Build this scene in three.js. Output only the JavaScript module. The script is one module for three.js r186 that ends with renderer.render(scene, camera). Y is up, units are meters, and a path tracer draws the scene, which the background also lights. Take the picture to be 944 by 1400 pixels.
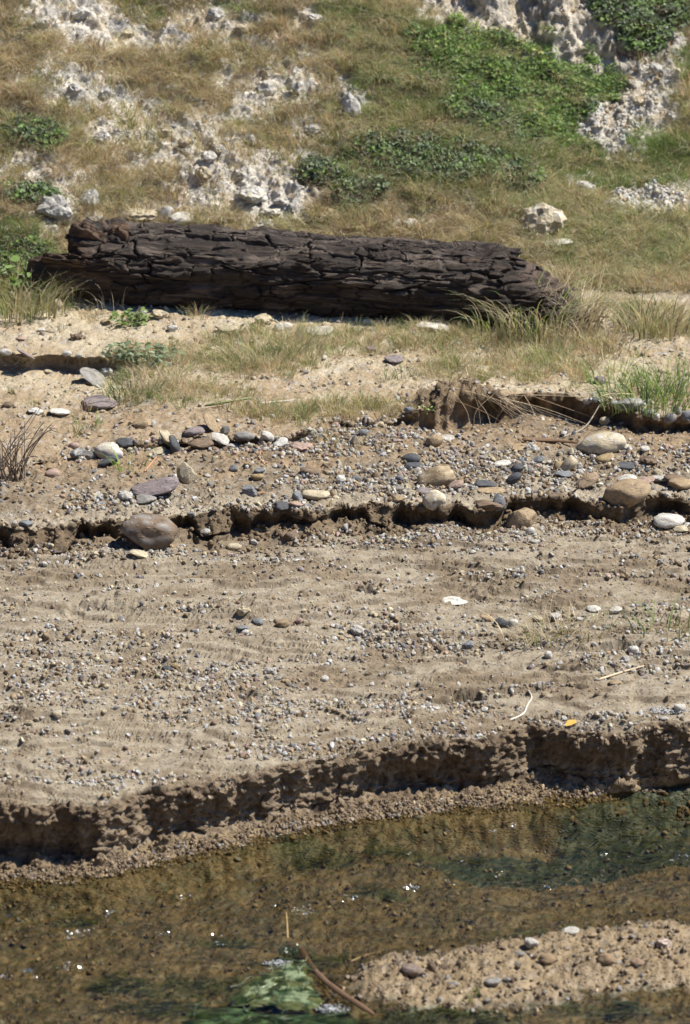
import * as THREE from 'three';
import { Sky } from 'three/addons/objects/Sky.js';
import { mergeGeometries, mergeVertices, toCreasedNormals } from 'three/addons/utils/BufferGeometryUtils.js';
import { createNoise3D } from 'simplex-noise';

// ------------------------------------------------------------------ camera, sky, sun, exposure
const scene = new THREE.Scene();
const camera = new THREE.PerspectiveCamera(15, 690 / 1024, 0.5, 400);
const EYE = new THREE.Vector3(0, 8.43, 29.2), PITCH = 19 * Math.PI / 180;
camera.position.copy(EYE);
camera.rotation.x = -PITCH;
camera.focus = 26.8;
camera.userData.fStop = 2.3;
camera.updateMatrixWorld(true);

const SUN = new THREE.Vector3(0.66, 1.0, 0.09).normalize();
const sky = new Sky();
sky.name = 'sky';
sky.scale.setScalar(300);
sky.userData = { kind: 'structure' };
const su = sky.material.uniforms;
su.turbidity.value = 8; su.rayleigh.value = 0.7; su.mieCoefficient.value = 0.004; su.mieDirectionalG.value = 0.8;
if (su.cloudCoverage) su.cloudCoverage.value = 0.0;
su.sunPosition.value.copy(SUN);
scene.add(sky);
scene.environmentIntensity = 0.1;

const sun = new THREE.DirectionalLight(new THREE.Color(1.0, 0.90, 0.73), 5.0);
sun.name = 'sun';
sun.position.copy(SUN).multiplyScalar(40);
sun.castShadow = true;
sun.shadow.mapSize.set(4096, 4096);
Object.assign(sun.shadow.camera, { left: -9, right: 9, top: 11, bottom: -11, near: 1, far: 90 });
scene.add(sun);
scene.add(sun.target);
sun.target.position.set(0, 0, 3);

const renderer = new THREE.WebGLRenderer({ antialias: true });
renderer.setSize(690, 1024);
renderer.toneMapping = THREE.LinearToneMapping;
renderer.toneMappingExposure = 1.75;
renderer.shadowMap.enabled = true;
renderer.shadowMap.type = THREE.PCFSoftShadowMap;

// ------------------------------------------------------------------ helpers
function rng(seed) {
  let a = seed >>> 0;
  return () => { a = (a + 0x6D2B79F5) | 0; let t = Math.imul(a ^ (a >>> 15), 1 | a); t = (t + Math.imul(t ^ (t >>> 7), 61 | t)) ^ t; return ((t ^ (t >>> 14)) >>> 0) / 4294967296; };
}
const n3 = createNoise3D(rng(11));
const clamp = (v, a = 0, b = 1) => v < a ? a : v > b ? b : v;
const lerp = (a, b, t) => a + (b - a) * t;
const ss = (a, b, v) => { const t = clamp((v - a) / (b - a)); return t * t * (3 - 2 * t); };
const fbm = (x, y, z, o = 3) => { let s = 0, a = 1, n = 0; for (let i = 0; i < o; i++) { s += a * n3(x, y, z); n += a; a *= 0.5; x = x * 2.03 + 7.1; y = y * 2.03 + 3.3; z = z * 2.03 + 5.7; } return s / n; };
const ridged = (x, y, z, o = 3) => { let s = 0, a = 1, n = 0; for (let i = 0; i < o; i++) { s += a * (1 - Math.abs(n3(x, y, z))); n += a; a *= 0.5; x = x * 2.07 + 4.1; y = y * 2.07 + 8.3; z = z * 2.07 + 2.7; } return s / n; };
const mix3 = (a, b, t) => [lerp(a[0], b[0], t), lerp(a[1], b[1], t), lerp(a[2], b[2], t)];
const taken = new Map();
function numbered(name) { const k = taken.get(name) || 0; taken.set(name, k + 1); return k ? `${name}_${String(k).padStart(3, '0')}` : name; }
function shade(o) { o.traverse((m) => { if (m.isMesh) { m.castShadow = true; m.receiveShadow = true; } }); return o; }
function top(o, name, data) { o.name = numbered(name); o.userData = { ...data }; scene.add(o); shade(o); return o; }

// survey of the place: a sight line through a point of the 944 x 1400 photograph, used to find where on the ground a thing stands
const F = 700 / Math.tan(7.5 * Math.PI / 180), CP = Math.cos(PITCH), SP = Math.sin(PITCH);
function sight(px, py) { const a = (px - 472) / F, b = (700 - py) / F; return [a, b * CP - SP, -b * SP - CP]; }
function onLevel(px, py, y) { const d = sight(px, py), t = (y - EYE.y) / d[1]; return [EYE.x + d[0] * t, EYE.z + d[2] * t]; }
const perMetre = (x, y, z) => F / Math.hypot(x - EYE.x, y - EYE.y, z - EYE.z);
function edge(points, y) {          // a line across the ground: z as a function of x
  const p = points.map(([a, b]) => onLevel(a, b, typeof y === 'function' ? y(a) : y)).sort((a, b) => a[0] - b[0]);
  return (x) => {
    if (x <= p[0][0]) return p[0][1];
    for (let i = 1; i < p.length; i++) if (x <= p[i][0]) return lerp(p[i - 1][1], p[i][1], (x - p[i - 1][0]) / (p[i][0] - p[i - 1][0]));
    return p[p.length - 1][1];
  };
}

// ------------------------------------------------------------------ ground textures (grain only)
function grainTexture(size, seed, lo, dots, tint) {
  const r = rng(seed), c = new Float32Array(size * size).fill(0), d = new Uint8Array(size * size * 4), b = new Uint8Array(size * size * 4);
  const h = new Float32Array(size * size);
  const tone = new Float32Array(size * size);
  for (let k = 0; k < dots; k++) {
    const cx = r() * size, cy = r() * size, rad = 1 + Math.pow(r(), 6) * 6, t = r() * 2 - 1, ang = 0.6 + r() * 0.4, e = Math.ceil(rad);
    for (let j = -e; j <= e; j++) for (let i = -e; i <= e; i++) {
      const q = (i * i + j * j / (ang * ang)) / (rad * rad); if (q > 1) continue;
      const at = ((Math.floor(cy + j) + size) % size) * size + (Math.floor(cx + i) + size) % size, hh = rad * Math.sqrt(1 - q) * 0.12;
      if (hh > h[at]) { h[at] = hh; tone[at] = t; }
    }
  }
  for (let k = 0; k < size * size; k++) {
    const x = k % size, y = (k / size) | 0, a = x / size * 6.28318, e = y / size * 6.28318;
    const w = fbm(Math.cos(a) * 3, Math.sin(a) * 3 + Math.cos(e) * 3, Math.sin(e) * 3 + seed, 3);
    c[k] = clamp(0.90 + 0.14 * tone[k] + 0.08 * w + (r() - 0.5) * 0.12, lo, 1);
    for (let q = 0; q < 3; q++) d[k * 4 + q] = Math.round(255 * clamp(c[k] + tint[q] * tone[k], 0, 1));
    const g = Math.round(255 * clamp(h[k] + 0.12 + 0.10 * w + (r() - 0.5) * 0.05)); b[k * 4] = b[k * 4 + 1] = b[k * 4 + 2] = g;
    d[k * 4 + 3] = b[k * 4 + 3] = 255;
  }
  const make = (data, srgb) => { const t = new THREE.DataTexture(data, size, size); t.wrapS = t.wrapT = THREE.RepeatWrapping; t.magFilter = THREE.LinearFilter; t.minFilter = THREE.LinearMipmapLinearFilter; t.generateMipmaps = true; if (srgb) t.colorSpace = THREE.SRGBColorSpace; t.needsUpdate = true; return t; };
  return [make(d, true), make(b, false)];
}
const [sandMap, sandBump] = grainTexture(1024, 5, 0.45, 26000, [0.02, 0, -0.02]);
const [earthMap, earthBump] = grainTexture(512, 9, 0.4, 5200, [0.02, 0, -0.02]);
const soilMaterial = (rough, bump) => new THREE.MeshStandardMaterial({ vertexColors: true, roughness: rough, map: sandMap, bumpMap: sandBump, bumpScale: bump });
function woodTexture(size, seed) {
  const d = new Uint8Array(size * size * 4), b = new Uint8Array(size * size * 4), r = rng(seed);
  for (let y = 0; y < size; y++) for (let x = 0; x < size; x++) {
    const a = x / size * 6.28318, e = y / size * 6.28318, cx = Math.cos(a) * 0.9, sx = Math.sin(a) * 0.9;
    const f = n3(cx + Math.cos(e) * 7, sx + Math.sin(e) * 7, seed), g = n3(cx * 2 + Math.cos(e) * 20, sx * 2 + Math.sin(e) * 20, seed + 5), h = n3(cx * 5 + Math.cos(e) * 34, sx * 5 + Math.sin(e) * 34, seed + 9);
    const crack = ss(0.10, 0.0, Math.abs(g)), v = 0.5 + 0.22 * f + 0.2 * g + 0.16 * h - 0.4 * crack, k = (y * size + x) * 4, c = clamp(0.94 + 0.14 * f + 0.12 * h - 0.22 * crack + (r() - 0.5) * 0.1, 0.3, 1);
    d[k] = d[k + 1] = d[k + 2] = Math.round(255 * c); b[k] = b[k + 1] = b[k + 2] = Math.round(255 * clamp(v)); d[k + 3] = b[k + 3] = 255;
  }
  return [d, b].map((q, i) => { const t = new THREE.DataTexture(q, size, size); t.wrapS = t.wrapT = THREE.RepeatWrapping; t.magFilter = THREE.LinearFilter; if (!i) t.colorSpace = THREE.SRGBColorSpace; t.needsUpdate = true; return t; });
}
const [woodMap, woodBump] = woodTexture(512, 3);
const M = {
  sand: soilMaterial(1, 0.007),
  hill: soilMaterial(1, 0.014),
  bank: soilMaterial(0.95, 0.016),
  bed: soilMaterial(0.6, 0.01),
  stone: new THREE.MeshStandardMaterial({ vertexColors: true, roughness: 0.82, map: earthMap, bumpMap: earthBump, bumpScale: 0.004 }),
  wetStone: new THREE.MeshStandardMaterial({ vertexColors: true, roughness: 0.55 }),
  clod: new THREE.MeshStandardMaterial({ vertexColors: true, roughness: 1 }),
  char: new THREE.MeshStandardMaterial({ vertexColors: true, roughness: 0.7, map: woodMap, bumpMap: woodBump, bumpScale: 0.012 }),
  twig: new THREE.MeshStandardMaterial({ vertexColors: true, roughness: 0.8 }),
  blade: new THREE.MeshPhysicalMaterial({ vertexColors: true, roughness: 0.95, side: THREE.DoubleSide, transmission: 0.45, thickness: 0 }),
};

// ------------------------------------------------------------------ the ground: one lofted surface, hill to stream
const WATER = -1.0;
const e1 = edge([[60, 612], [100, 603], [200, 597], [300, 592], [400, 585], [460, 575], [540, 572], [580, 572], [640, 566], [700, 552], [760, 550], [810, 558], [870, 566], [944, 570]], -0.14);
const e2 = edge([[0, 722], [60, 718], [130, 715], [190, 708], [240, 704], [300, 697], [345, 695], [420, 700], [480, 692], [560, 687], [630, 691], [660, 700], [700, 684], [730, 680], [800, 684], [850, 690], [890, 680], [944, 682]], -0.30);
const e3 = edge([[-60, 1104], [0, 1103], [60, 1102], [135, 1103], [200, 1080], [300, 1068], [350, 1052], [440, 1035], [520, 1022], [600, 1012], [660, 1008], [720, 992], [770, 995], [820, 1003], [866, 1003], [874, 992], [944, 992], [1000, 992]], -0.62);
const eW = edge([[-60, 1205], [0, 1200], [100, 1196], [200, 1178], [300, 1154], [400, 1132], [500, 1114], [600, 1102], [750, 1094], [800, 1086], [866, 1073], [880, 1068], [944, 1060]], WATER);
const b1 = edge([[400, 1350], [430, 1345], [480, 1325], [560, 1310], [640, 1298], [720, 1285], [800, 1275], [880, 1268], [944, 1262]], WATER);
const b2 = edge([[400, 1352], [430, 1350], [480, 1365], [560, 1374], [650, 1380], [750, 1372], [850, 1356], [944, 1350]], WATER);
const xBar = onLevel(405, 1350, WATER)[0];
const win = (x, a, b, s) => ss(a - s, a + s, x) * (1 - ss(b - s, b + s, x));

// bare chalky rock showing through the hill, [px, py, rx, ry, strength] -> metres on the slope
function hillBase(x, z) {
  const zf = lerp(-0.35, -0.85, ss(-2.6, -1.6, x)), d = zf - z;
  const soft = 0.25, run = d <= -soft ? 0 : d < soft ? (d + soft) * (d + soft) / (4 * soft) : d;
  const right = ss(0.6, 2.4, x), gentle = lerp(0.68, 0.30, right), knee = 1.5;
  let y = run < knee ? run * gentle : knee * gentle + (run - knee) * lerp(0.68, 0.66, right);
  if (run > 11) y = knee * gentle + (11 - knee) * 0.66 + (run - 11) * 0.66 / (1 + (run - 11) * 0.3);
  return y;
}
const tmpHit = (px, py) => { const d = sight(px, py); for (let t = 26; t < 60; t += 0.01) { const y = EYE.y + d[1] * t, x = d[0] * t, z = EYE.z + d[2] * t; if (y < hillBase(x, z) - 0.02 * z) return [x, z]; } return [0, -5]; };
function hillBlob([px, py, rx, ry, s = 1, turn = 0]) {
  const c = tmpHit(px, py), u = tmpHit(px, py - ry), v = tmpHit(px, py + ry);
  return { x: c[0], z: c[1], rx: rx / 162, rz: Math.max(0.03, (v[1] - u[1]) / 2), s, turn };
}
const inBlob = (b, x, z) => { let dx = (x - b.x) / b.rx, dz = (z - b.z) / b.rz; if (b.turn) { const c = Math.cos(b.turn), q = Math.sin(b.turn); [dx, dz] = [dx * c + dz * q, -dx * q + dz * c]; } return dx * dx + dz * dz; };
const cover = (list, x, z, soft = 0.5) => { let m = 0; for (const b of list) { const q = inBlob(b, x, z); if (q < 3) m = Math.max(m, b.s * (1 - ss(1 - soft, 1 + soft * 1.4, q))); } return m; };
const CHALK = [[95, 25, 75, 32], [175, 45, 60, 20, 0.8], [300, 25, 60, 24, 0.8], [360, 66, 46, 26, 0.6], [100, 122, 26, 28], [146, 128, 32, 24], [366, 122, 26, 32], [412, 118, 26, 24, 0.9], [215, 150, 26, 14, 0.7],
  [140, 186, 28, 17, 0.8], [255, 200, 46, 34, 0.9], [300, 208, 36, 24, 0.9], [282, 240, 24, 26], [345, 268, 52, 36, 1.1], [395, 288, 34, 18, 0.9], [75, 285, 28, 28, 0.9], [425, 178, 34, 17, 0.6], [488, 142, 22, 30, 0.9],
  [420, 20, 40, 22, 0.7], [200, 285, 30, 14, 0.7], [25, 290, 20, 12, 0.4], [560, 306, 32, 12, 0.6], [690, 30, 110, 36, 1.3], [800, 25, 60, 34, 1.2], [610, 12, 40, 24, 0.9], [735, 50, 60, 20, 1.1],
  [906, 60, 26, 40, 1.4], [900, 105, 28, 26, 1.4], [878, 140, 34, 24, 1.4], [850, 165, 38, 24, 1.4], [822, 192, 34, 22, 1.3], [800, 252, 34, 16, 0.8], [885, 285, 60, 22, 0.9], [930, 262, 40, 16, 0.7], [935, 130, 16, 14, 0.5], [925, 160, 26, 18, 0.6],
  [250, 190, 150, 64, 0.55], [340, 255, 110, 55, 0.75], [120, 125, 110, 42, 0.5], [200, 35, 220, 44, 0.55], [380, 110, 100, 55, 0.55], [110, 270, 130, 40, 0.5], [480, 200, 90, 40, 0.35], [860, 170, 60, 60, 0.7], [900, 70, 36, 60, 0.9], [40, 15, 30, 14, 0.5], [255, 60, 25, 12, 0.5], [60, 215, 22, 10, 0.4], [450, 235, 22, 10, 0.35], [500, 225, 20, 10, 0.35]].map(hillBlob);
const GULLY = [[906, 60, 24, 40], [900, 105, 28, 26], [878, 138, 34, 24], [850, 164, 38, 24], [822, 192, 34, 22], [885, 285, 56, 20]].map(hillBlob);
const GREEN = [[690, 95, 120, 34, 1], [755, 140, 95, 46, 1], [630, 92, 60, 34, 1], [735, 178, 70, 22, 0.9], [800, 115, 50, 40, 1], [680, 135, 60, 36, 0.9]].map(hillBlob);
const LUSH = [[600, 150, 140, 80, 0.6], [850, 235, 110, 50, 0.7], [560, 80, 80, 60, 0.6], [890, 330, 90, 50, 0.6], [760, 290, 130, 26, 0.5], [720, 225, 70, 26, 0.8], [915, 212, 40, 22], [865, 30, 40, 24, 0.9], [915, 12, 40, 20], [520, 60, 60, 50, 0.5], [520, 140, 70, 50, 0.45], [560, 225, 110, 40, 0.7], [45, 185, 40, 24, 0.6], [30, 350, 50, 36, 0.8], [200, 14, 30, 14, 0.6], [330, 18, 40, 14, 0.6], [470, 20, 40, 40, 0.6], [850, 345, 110, 40, 0.5], [930, 90, 30, 30, 0.6], [760, 80, 80, 22, 0.8]].map(hillBlob);
const CLIFF = { ...hillBlob([725, 68, 130, 20]) };
CHALK.push({ x: CLIFF.x, z: CLIFF.z - 0.32, rx: 0.98, rz: 0.42, s: 1.5, turn: 0 }, { x: CLIFF.x, z: CLIFF.z - 0.9, rx: 1.0, rz: 0.6, s: 1.3, turn: 0 });

const hitFlat = (px, py, y) => { const [x, z] = onLevel(px, py, y); return { x, z }; };
const MOUND = hitFlat(622, 560, -0.12), LEFTSTEP = hitFlat(60, 487, -0.06);
const PITS = [[500, 790, 14, 4, 0.035, -0.40], [640, 938, 26, 6, 0.045, -0.53], [345, 942, 30, 7, 0.04, -0.53], [850, 874, 40, 5, 0.04, -0.47], [130, 1016, 26, 3, 0.025, -0.58], [740, 905, 50, 4, 0.02, -0.5], [105, 1018, 20, 3, 0.02, -0.58], [290, 955, 20, 4, 0.02, -0.55], [600, 950, 30, 5, 0.025, -0.54], [230, 985, 40, 4, 0.015, -0.56], [690, 795, 90, 8, 0.012, -0.4], [130, 830, 60, 8, 0.02, -0.45]]
  .map(([px, py, rx, ry, d, y]) => { const c = onLevel(px, py, y), u = onLevel(px, py - ry, y), s = perMetre(c[0], y, c[1]); return { x: c[0], z: c[1], rx: rx / s, rz: Math.abs(u[1] - c[1]), d }; });

function terraceY(x, z) {          // z from the hill to the first ledge
  let y = hillBase(x, z) - 0.055 * Math.max(z, -1) - (z > 0 ? 0.006 * z * z : 0);
  const lw = 1 - ss(-1.75, -1.45, x);
  y -= 0.12 * lw * ss(0.01, 0.07, z - LEFTSTEP.z + 0.05 * n3(x * 3, 0, 1)) * (1 - 0.6 * ss(0.2, 0.7, z - LEFTSTEP.z));
  const mx = (x - MOUND.x) / 0.42, mz = (z - MOUND.z) / 0.40;
  y += 0.12 * Math.exp(-Math.pow(mx * mx + mz * mz, 1.5)) * (1 + 0.5 * n3(x * 6, 4, z * 5)) + 0.05 * win(x, MOUND.x, 2.2, 0.2) * Math.exp(-Math.pow((z - MOUND.z) / 0.4, 2));
  if (z < -2) {                    // the chalk outcrop at the head of the slope stands out as a low wall
    const w = Math.exp(-Math.pow((x - CLIFF.x) / 0.85, 4));
    const lip = CLIFF.z + 0.10 * n3(x * 2.2, 3, 0) - 0.12 * Math.abs(n3(x * 1.3, 9, 0));
    y += w * (0.50 * ss(0, 0.34, lip - z) + 0.25 * ss(0.3, 1.1, lip - z));
  }
  const g = cover(GULLY, x, z, 0.6); y += 0.03 * g;
  return y;
}
const jag = (x, k, a) => a * (n3(x * 2.1, k, 0.5) * 0.9 + n3(x * 6.3, k, 2.5) * 0.8 + n3(x * 13, k, 4.5) * 0.22);
const z1 = (x) => e1(x) + jag(x, 10, 0.09), z2 = (x) => e2(x) + jag(x, 20, 0.09), z3 = (x) => e3(x) + jag(x, 30, 0.035);
const drop1 = (x) => lerp(0.025, 0.06, ss(-1.9, -1, x)) * (0.7 + 0.7 * n3(x * 2.2, 8, 8)) + 0.09 * ss(0.4, 1.0, x);
const drop2 = (x) => 0.13 + 0.045 * n3(x * 1.7, 5, 5) + 0.03 * ss(-1, -2, x) + 0.02 * n3(x * 5, 3, 5);
function bedY(x, z) {
  const w = eW(x);
  let y = WATER - 0.02 - 0.12 * ss(0, 0.35, z - w) - 0.09 * win(x, 0.7, 4, 0.5) * ss(0.1, 0.4, z - w) * (1 - ss(0.7, 1.2, z - w));
  const a = b1(x), b = b2(x), k = ss(xBar - 0.05, xBar + 0.5, x);
  if (k > 0) { const u = (z - a) / Math.max(0.05, b - a), out = u < 0 ? a - z : u > 1 ? z - b : 0, aim = out > 0 ? WATER + 0.004 - 0.3 * out : WATER + 0.006 + (0.055 + 0.025 * n3(x * 2.4, 0, z * 3)) * Math.pow(Math.sin(Math.PI * u), 0.7); y = lerp(y, u > 1 ? Math.max(y, aim, WATER - 0.06) : Math.max(y, aim), k); }
  y += 0.03 * ss(10.0, 10.6, z) * (1 - k);
  if (z > 10.9) y += (z - 10.9) * 0.42 * (1 / (1 + Math.max(0, z - 28) * 0.1));
  return y;
}
// per segment: [name of the sheet, rows, displacement (coarse, middle, fine), uses]
const SEG = [
  ['hillside', 24, [0, 0, 0]], ['hillside', 40, [0.05, 0.03, 0.01]], ['hillside', 300, [0.055, 0.034, 0.014]],
  ['terrace', 215, [0.018, 0.015, 0.006]], ['terrace', 16, [0.02, 0.026, 0.012]],
  ['gravel_shelf', 104, [0.018, 0.019, 0.006]], ['gravel_shelf', 30, [0.018, 0.020, 0.009]],
  ['gravel_bar', 290, [0.012, 0.005, 0.002]], ['stream_bank', 60, [0.04, 0.034, 0.011]],
  ['stream_bank', 40, [0.01, 0.014, 0.010]], ['stream_bed', 210, [0.03, 0.022, 0.008]], ['stream_bed', 20, [0, 0, 0]]];
const XS = []; for (const s of [60, 40, 28, 20, 14, 10.5, 8.5, 7.2, 6.2, 5.5, 5.0, 4.7]) XS.push(-s);
for (let i = 0; i < 52; i++) XS.push(-4.5 + 1.3 * i / 52);
for (let i = 0; i <= 620; i++) XS.push(-3.2 + 6.4 * i / 620);
for (let i = 1; i <= 52; i++) XS.push(3.2 + 1.3 * i / 52);
for (const s of [4.7, 5.0, 5.5, 6.2, 7.2, 8.5, 10.5, 14, 20, 28, 40, 60]) XS.push(s);
const NX = XS.length, NR = SEG.reduce((a, s) => a + s[1], 0) + 1;
const pos = new Float32Array(NX * NR * 3), uvs = new Float32Array(NX * NR * 2), segOf = new Uint8Array(NR), tOf = new Float32Array(NR);
{
  let r = 0; SEG.forEach((s, k) => { for (let i = 0; i < s[1]; i++, r++) { segOf[r] = k; tOf[r] = i / s[1]; } }); segOf[r] = SEG.length - 1; tOf[r] = 1;
  const put = (pts, t) => { const n = pts.length - 1, f = t * n, i = Math.min(n - 1, Math.floor(f)), u = f - i; return [lerp(pts[i][0], pts[i + 1][0], u), lerp(pts[i][1], pts[i + 1][1], u)]; };
  for (let c = 0; c < NX; c++) {
    const x = XS[c], xc = clamp(x, -4.6, 4.6);
    const A = z1(xc), B = z2(xc), C = z3(xc), W = eW(xc);
    const y1 = terraceY(xc, A), d1 = drop1(xc), u1 = 0.04 + 0.05 * n3(xc * 3.5, 1, 8) + 0.05 * ss(0.4, 1.1, xc);
    const y1b = Math.min(y1, -0.15) - d1, A2 = A + 0.02 + 0.5 * Math.max(0, y1 + 0.15); const tall = y1 - y1b;
    const y2 = -0.30 + 0.012 * n3(xc * 2, 7, 1), d2 = drop2(xc), slump = ss(0.25, 0.6, n3(xc * 1.55 + 0.4, 12, 8)), u2 = lerp(0.07 + 0.08 * n3(xc * 2.3, 2, 8) + 0.03 * n3(xc * 7, 2, 8), -0.16, slump), y2b = y2 - d2, B2 = B + 0.03 + 0.16 * slump;
    const y3 = -0.62 + 0.012 * n3(xc * 1.5, 4, 4), T0 = lerp(C + 0.06, W, 0.12), yT = WATER + 0.055 + 0.02 * n3(xc * 2, 1, 2), u3 = 0.03 + 0.10 * n3(xc * 1.9, 6, 3) + 0.015 * n3(xc * 5.2, 6, 3) + 0.05 * win(xc, -2.4, -1.6, 0.15);
    const face1 = [[A, y1], [A + 0.006, y1 - 0.25 * tall], [A - u1 * 0.5, y1 - tall * 0.4], [A - u1, y1 - tall * 0.75], [A - u1 * 0.6, y1b], [A2, y1b]];
    const face2 = [[B, y2], [B + 0.008, y2 - 0.025], [B - u2 * 0.5, y2 - d2 * 0.45], [B - u2, y2 - d2 * 0.8], [B - u2 * 0.6, y2b], [B2, y2b]];
    const h3 = y3 - yT;
    const face3 = [[C, y3], [C + 0.03, y3 - 0.03], [C + 0.02, y3 - h3 * 0.3], [C - u3 * 0.6, y3 - h3 * 0.55], [C - u3, y3 - h3 * 0.8], [C - u3 * 0.7, yT + 0.01], [T0, yT]];
    for (let q = 0; q < NR; q++) {
      const s = segOf[q], t = tOf[q]; let z, y, yx = xc;
      if (s === 0) { z = lerp(-60, -9, Math.pow(t, 0.7)); y = terraceY(yx, z); }
      else if (s === 1) { z = lerp(-9, -4.2, t); y = terraceY(yx, z); }
      else if (s === 2) { z = lerp(-4.2, -0.9, t); y = terraceY(yx, z); }
      else if (s === 3) { z = lerp(-0.9, e1(xc), t) + (A - e1(xc)) * Math.exp((t - 1) * 14); y = terraceY(yx, z); if (yx < -1.3) { const st = z - LEFTSTEP.z + 0.05 * n3(yx * 3, 0, 1); z -= 0.13 * (1 - ss(-1.75, -1.45, yx)) * ss(0.012, 0.04, st) * (1 - ss(0.08, 0.22, st)); } }
      else if (s === 4) [z, y] = put(face1, t);
      else if (s === 5) { z = lerp(e1(xc), e2(xc), t) + (A2 - e1(xc)) * Math.exp(-t * 7) * (1 - t) + (B - e2(xc)) * Math.exp((t - 1) * 7) * t; y = lerp(-0.215, y2, t * t * (1.4 - 0.4 * t)) + (y1b + 0.215) * Math.exp(-t * 9); }
      else if (s === 6) [z, y] = put(face2, t);
      else if (s === 7) { z = lerp(e2(xc), e3(xc), t) + (B2 - e2(xc)) * Math.exp(-t * 16) * (1 - t) + (C - e3(xc)) * Math.exp((t - 1) * 20) * t; y = lerp(-0.43, y3, t) + (y2b + 0.43) * Math.exp(-t * 22) + 0.02 * Math.sin(t * Math.PI); }
      else if (s === 8) [z, y] = put(face3, t);
      else if (s === 9) { z = lerp(T0, W + 0.08, t); y = lerp(yT, WATER - 0.025, Math.pow(t, 0.8)); }
      else if (s === 10) { z = lerp(W + 0.08, 11, t); y = bedY(yx, z); const w0 = 1 - ss(0, 0.06, t); y = lerp(y, WATER - 0.025, w0); }
      else { z = lerp(11, 60, t * t); y = bedY(yx, z); }
      const o = (q * NX + c) * 3; pos[o] = x; pos[o + 1] = y; pos[o + 2] = z;
    }
  }
}
const index = new Uint32Array((NX - 1) * (NR - 1) * 6);
for (let q = 0, k = 0; q < NR - 1; q++) for (let c = 0; c < NX - 1; c++) { const a = q * NX + c, b = a + NX; index[k++] = a; index[k++] = b; index[k++] = a + 1; index[k++] = a + 1; index[k++] = b; index[k++] = b + 1; }
const whole = new THREE.BufferGeometry();
whole.setAttribute('position', new THREE.BufferAttribute(pos, 3));
whole.setIndex(new THREE.BufferAttribute(index, 1));
whole.computeVertexNormals();

// uv in metres along the sheet
for (let k = 0; k < NX * NR; k++) { uvs[k * 2] = pos[k * 3] / 1.6; uvs[k * 2 + 1] = (pos[k * 3 + 2] - pos[k * 3 + 1]) / 1.6; }

// relief
const roughPatch = (x, z) => ss(-0.05, 0.35, fbm(x * 0.9, 3, z * 2.0, 3));
{
  const nrm = whole.attributes.normal.array;
  for (let q = 0; q < NR; q++) {
    const s = segOf[q], t = tOf[q], blend = s === 0 || s === 11 ? 0 : 1;
    if (!blend) continue;
    const here = SEG[s][2], next = SEG[Math.min(s + 1, 11)][2], prev = SEG[s - 1][2], rows = SEG[s][1], i = t * rows, k = Math.min(6, rows / 4);
    const wN = clamp((i - (rows - k)) / k) * 0.5, wP = clamp((k - i) / k) * 0.5;
    const amp = [0, 1, 2].map((j) => here[j] * (1 - wN - wP) + next[j] * wN + prev[j] * wP);
    for (let c = 12; c < NX - 12; c++) {
      const o = (q * NX + c) * 3, x = pos[o], y = pos[o + 1], z = pos[o + 2];
      let d = amp[0] * fbm(x * 1.9, y * 1.9, z * 1.9, 2) + amp[1] * fbm(x * 7, y * 7 + 20, z * 7, 2) + amp[2] * n3(x * 21, y * 21, z * 21 + 40);
      if (s <= 3) {
        const k = z < -0.6 ? cover(CHALK, x, z) : 0;
        if (k > 0.05) { const q = fbm(x * 4.2, y * 4.2, z * 4.2, 3) * 3, st = (Math.floor(q) + ss(0.25, 0.75, q - Math.floor(q))) / 3; d += k * (0.045 * st + 0.013 * fbm(x * 10, y * 10, z * 10, 2) + 0.01); };
        if (z > 0.6 && s === 3) { const m = Math.exp(-(Math.pow((x - MOUND.x) / 0.3, 2) + Math.pow((z - MOUND.z) / 0.35, 2))); d += m * 0.07 * fbm(x * 11, y * 11, z * 11, 3); }
      }
      if (s === 5) d += 0.02 * Math.max(0, fbm(x * 3.3, 1, z * 5.2, 2)) + 0.014 * roughPatch(x * 1.7, z) * n3(x * 22, y * 22, z * 22);
      if (s === 7) {
        const rp = roughPatch(x, z);
        d += 0.012 * n3(x * 0.7 + z * 0.25, 0, z * 4.2) + 0.008 * n3(x * 1.0 + z * 0.2, 5, z * 10) + rp * (0.012 * fbm(x * 10, y * 10, z * 12, 2));
        { const q = fbm(x * 0.5 + z * 0.12, 7, z * 1.5, 4) * 4.2 + 0.12 * fbm(x * 5, 2, z * 6, 2), f = q - Math.floor(q); d += 0.05 * (Math.floor(q) + ss(0.42, 0.58, f)) / 2; }
        const foot = 1 - ss(0, 0.09, t); d += foot * 0.030 * Math.max(0, fbm(x * 9, y, z * 9 + 3, 3) + 0.15) * ss(-0.2, 0.5, n3(x * 1.1, 2, 0) + 0.3);
        for (const p of PITS) { const a = (x - p.x) / p.rx, b = (z - p.z) / p.rz, e = a * a + b * b; if (e < 4) d -= 1.9 * p.d * (1 - ss(0.3, 1.3, e + 0.5 * n3(x * 14, 3, z * 14))); }
      }
      if (s === 8) d += 0.030 * (ridged(x * 6.5, y * 9, z * 6.5, 2) - 0.6) + 0.016 * n3(x * 14, y * 30, z * 14) + 0.009 * n3(x * 25, y * 34, z * 25);
      pos[o] += nrm[o] * d; pos[o + 1] += nrm[o + 1] * d; pos[o + 2] += nrm[o + 2] * d;
    }
  }
  whole.computeVertexNormals();
}

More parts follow.
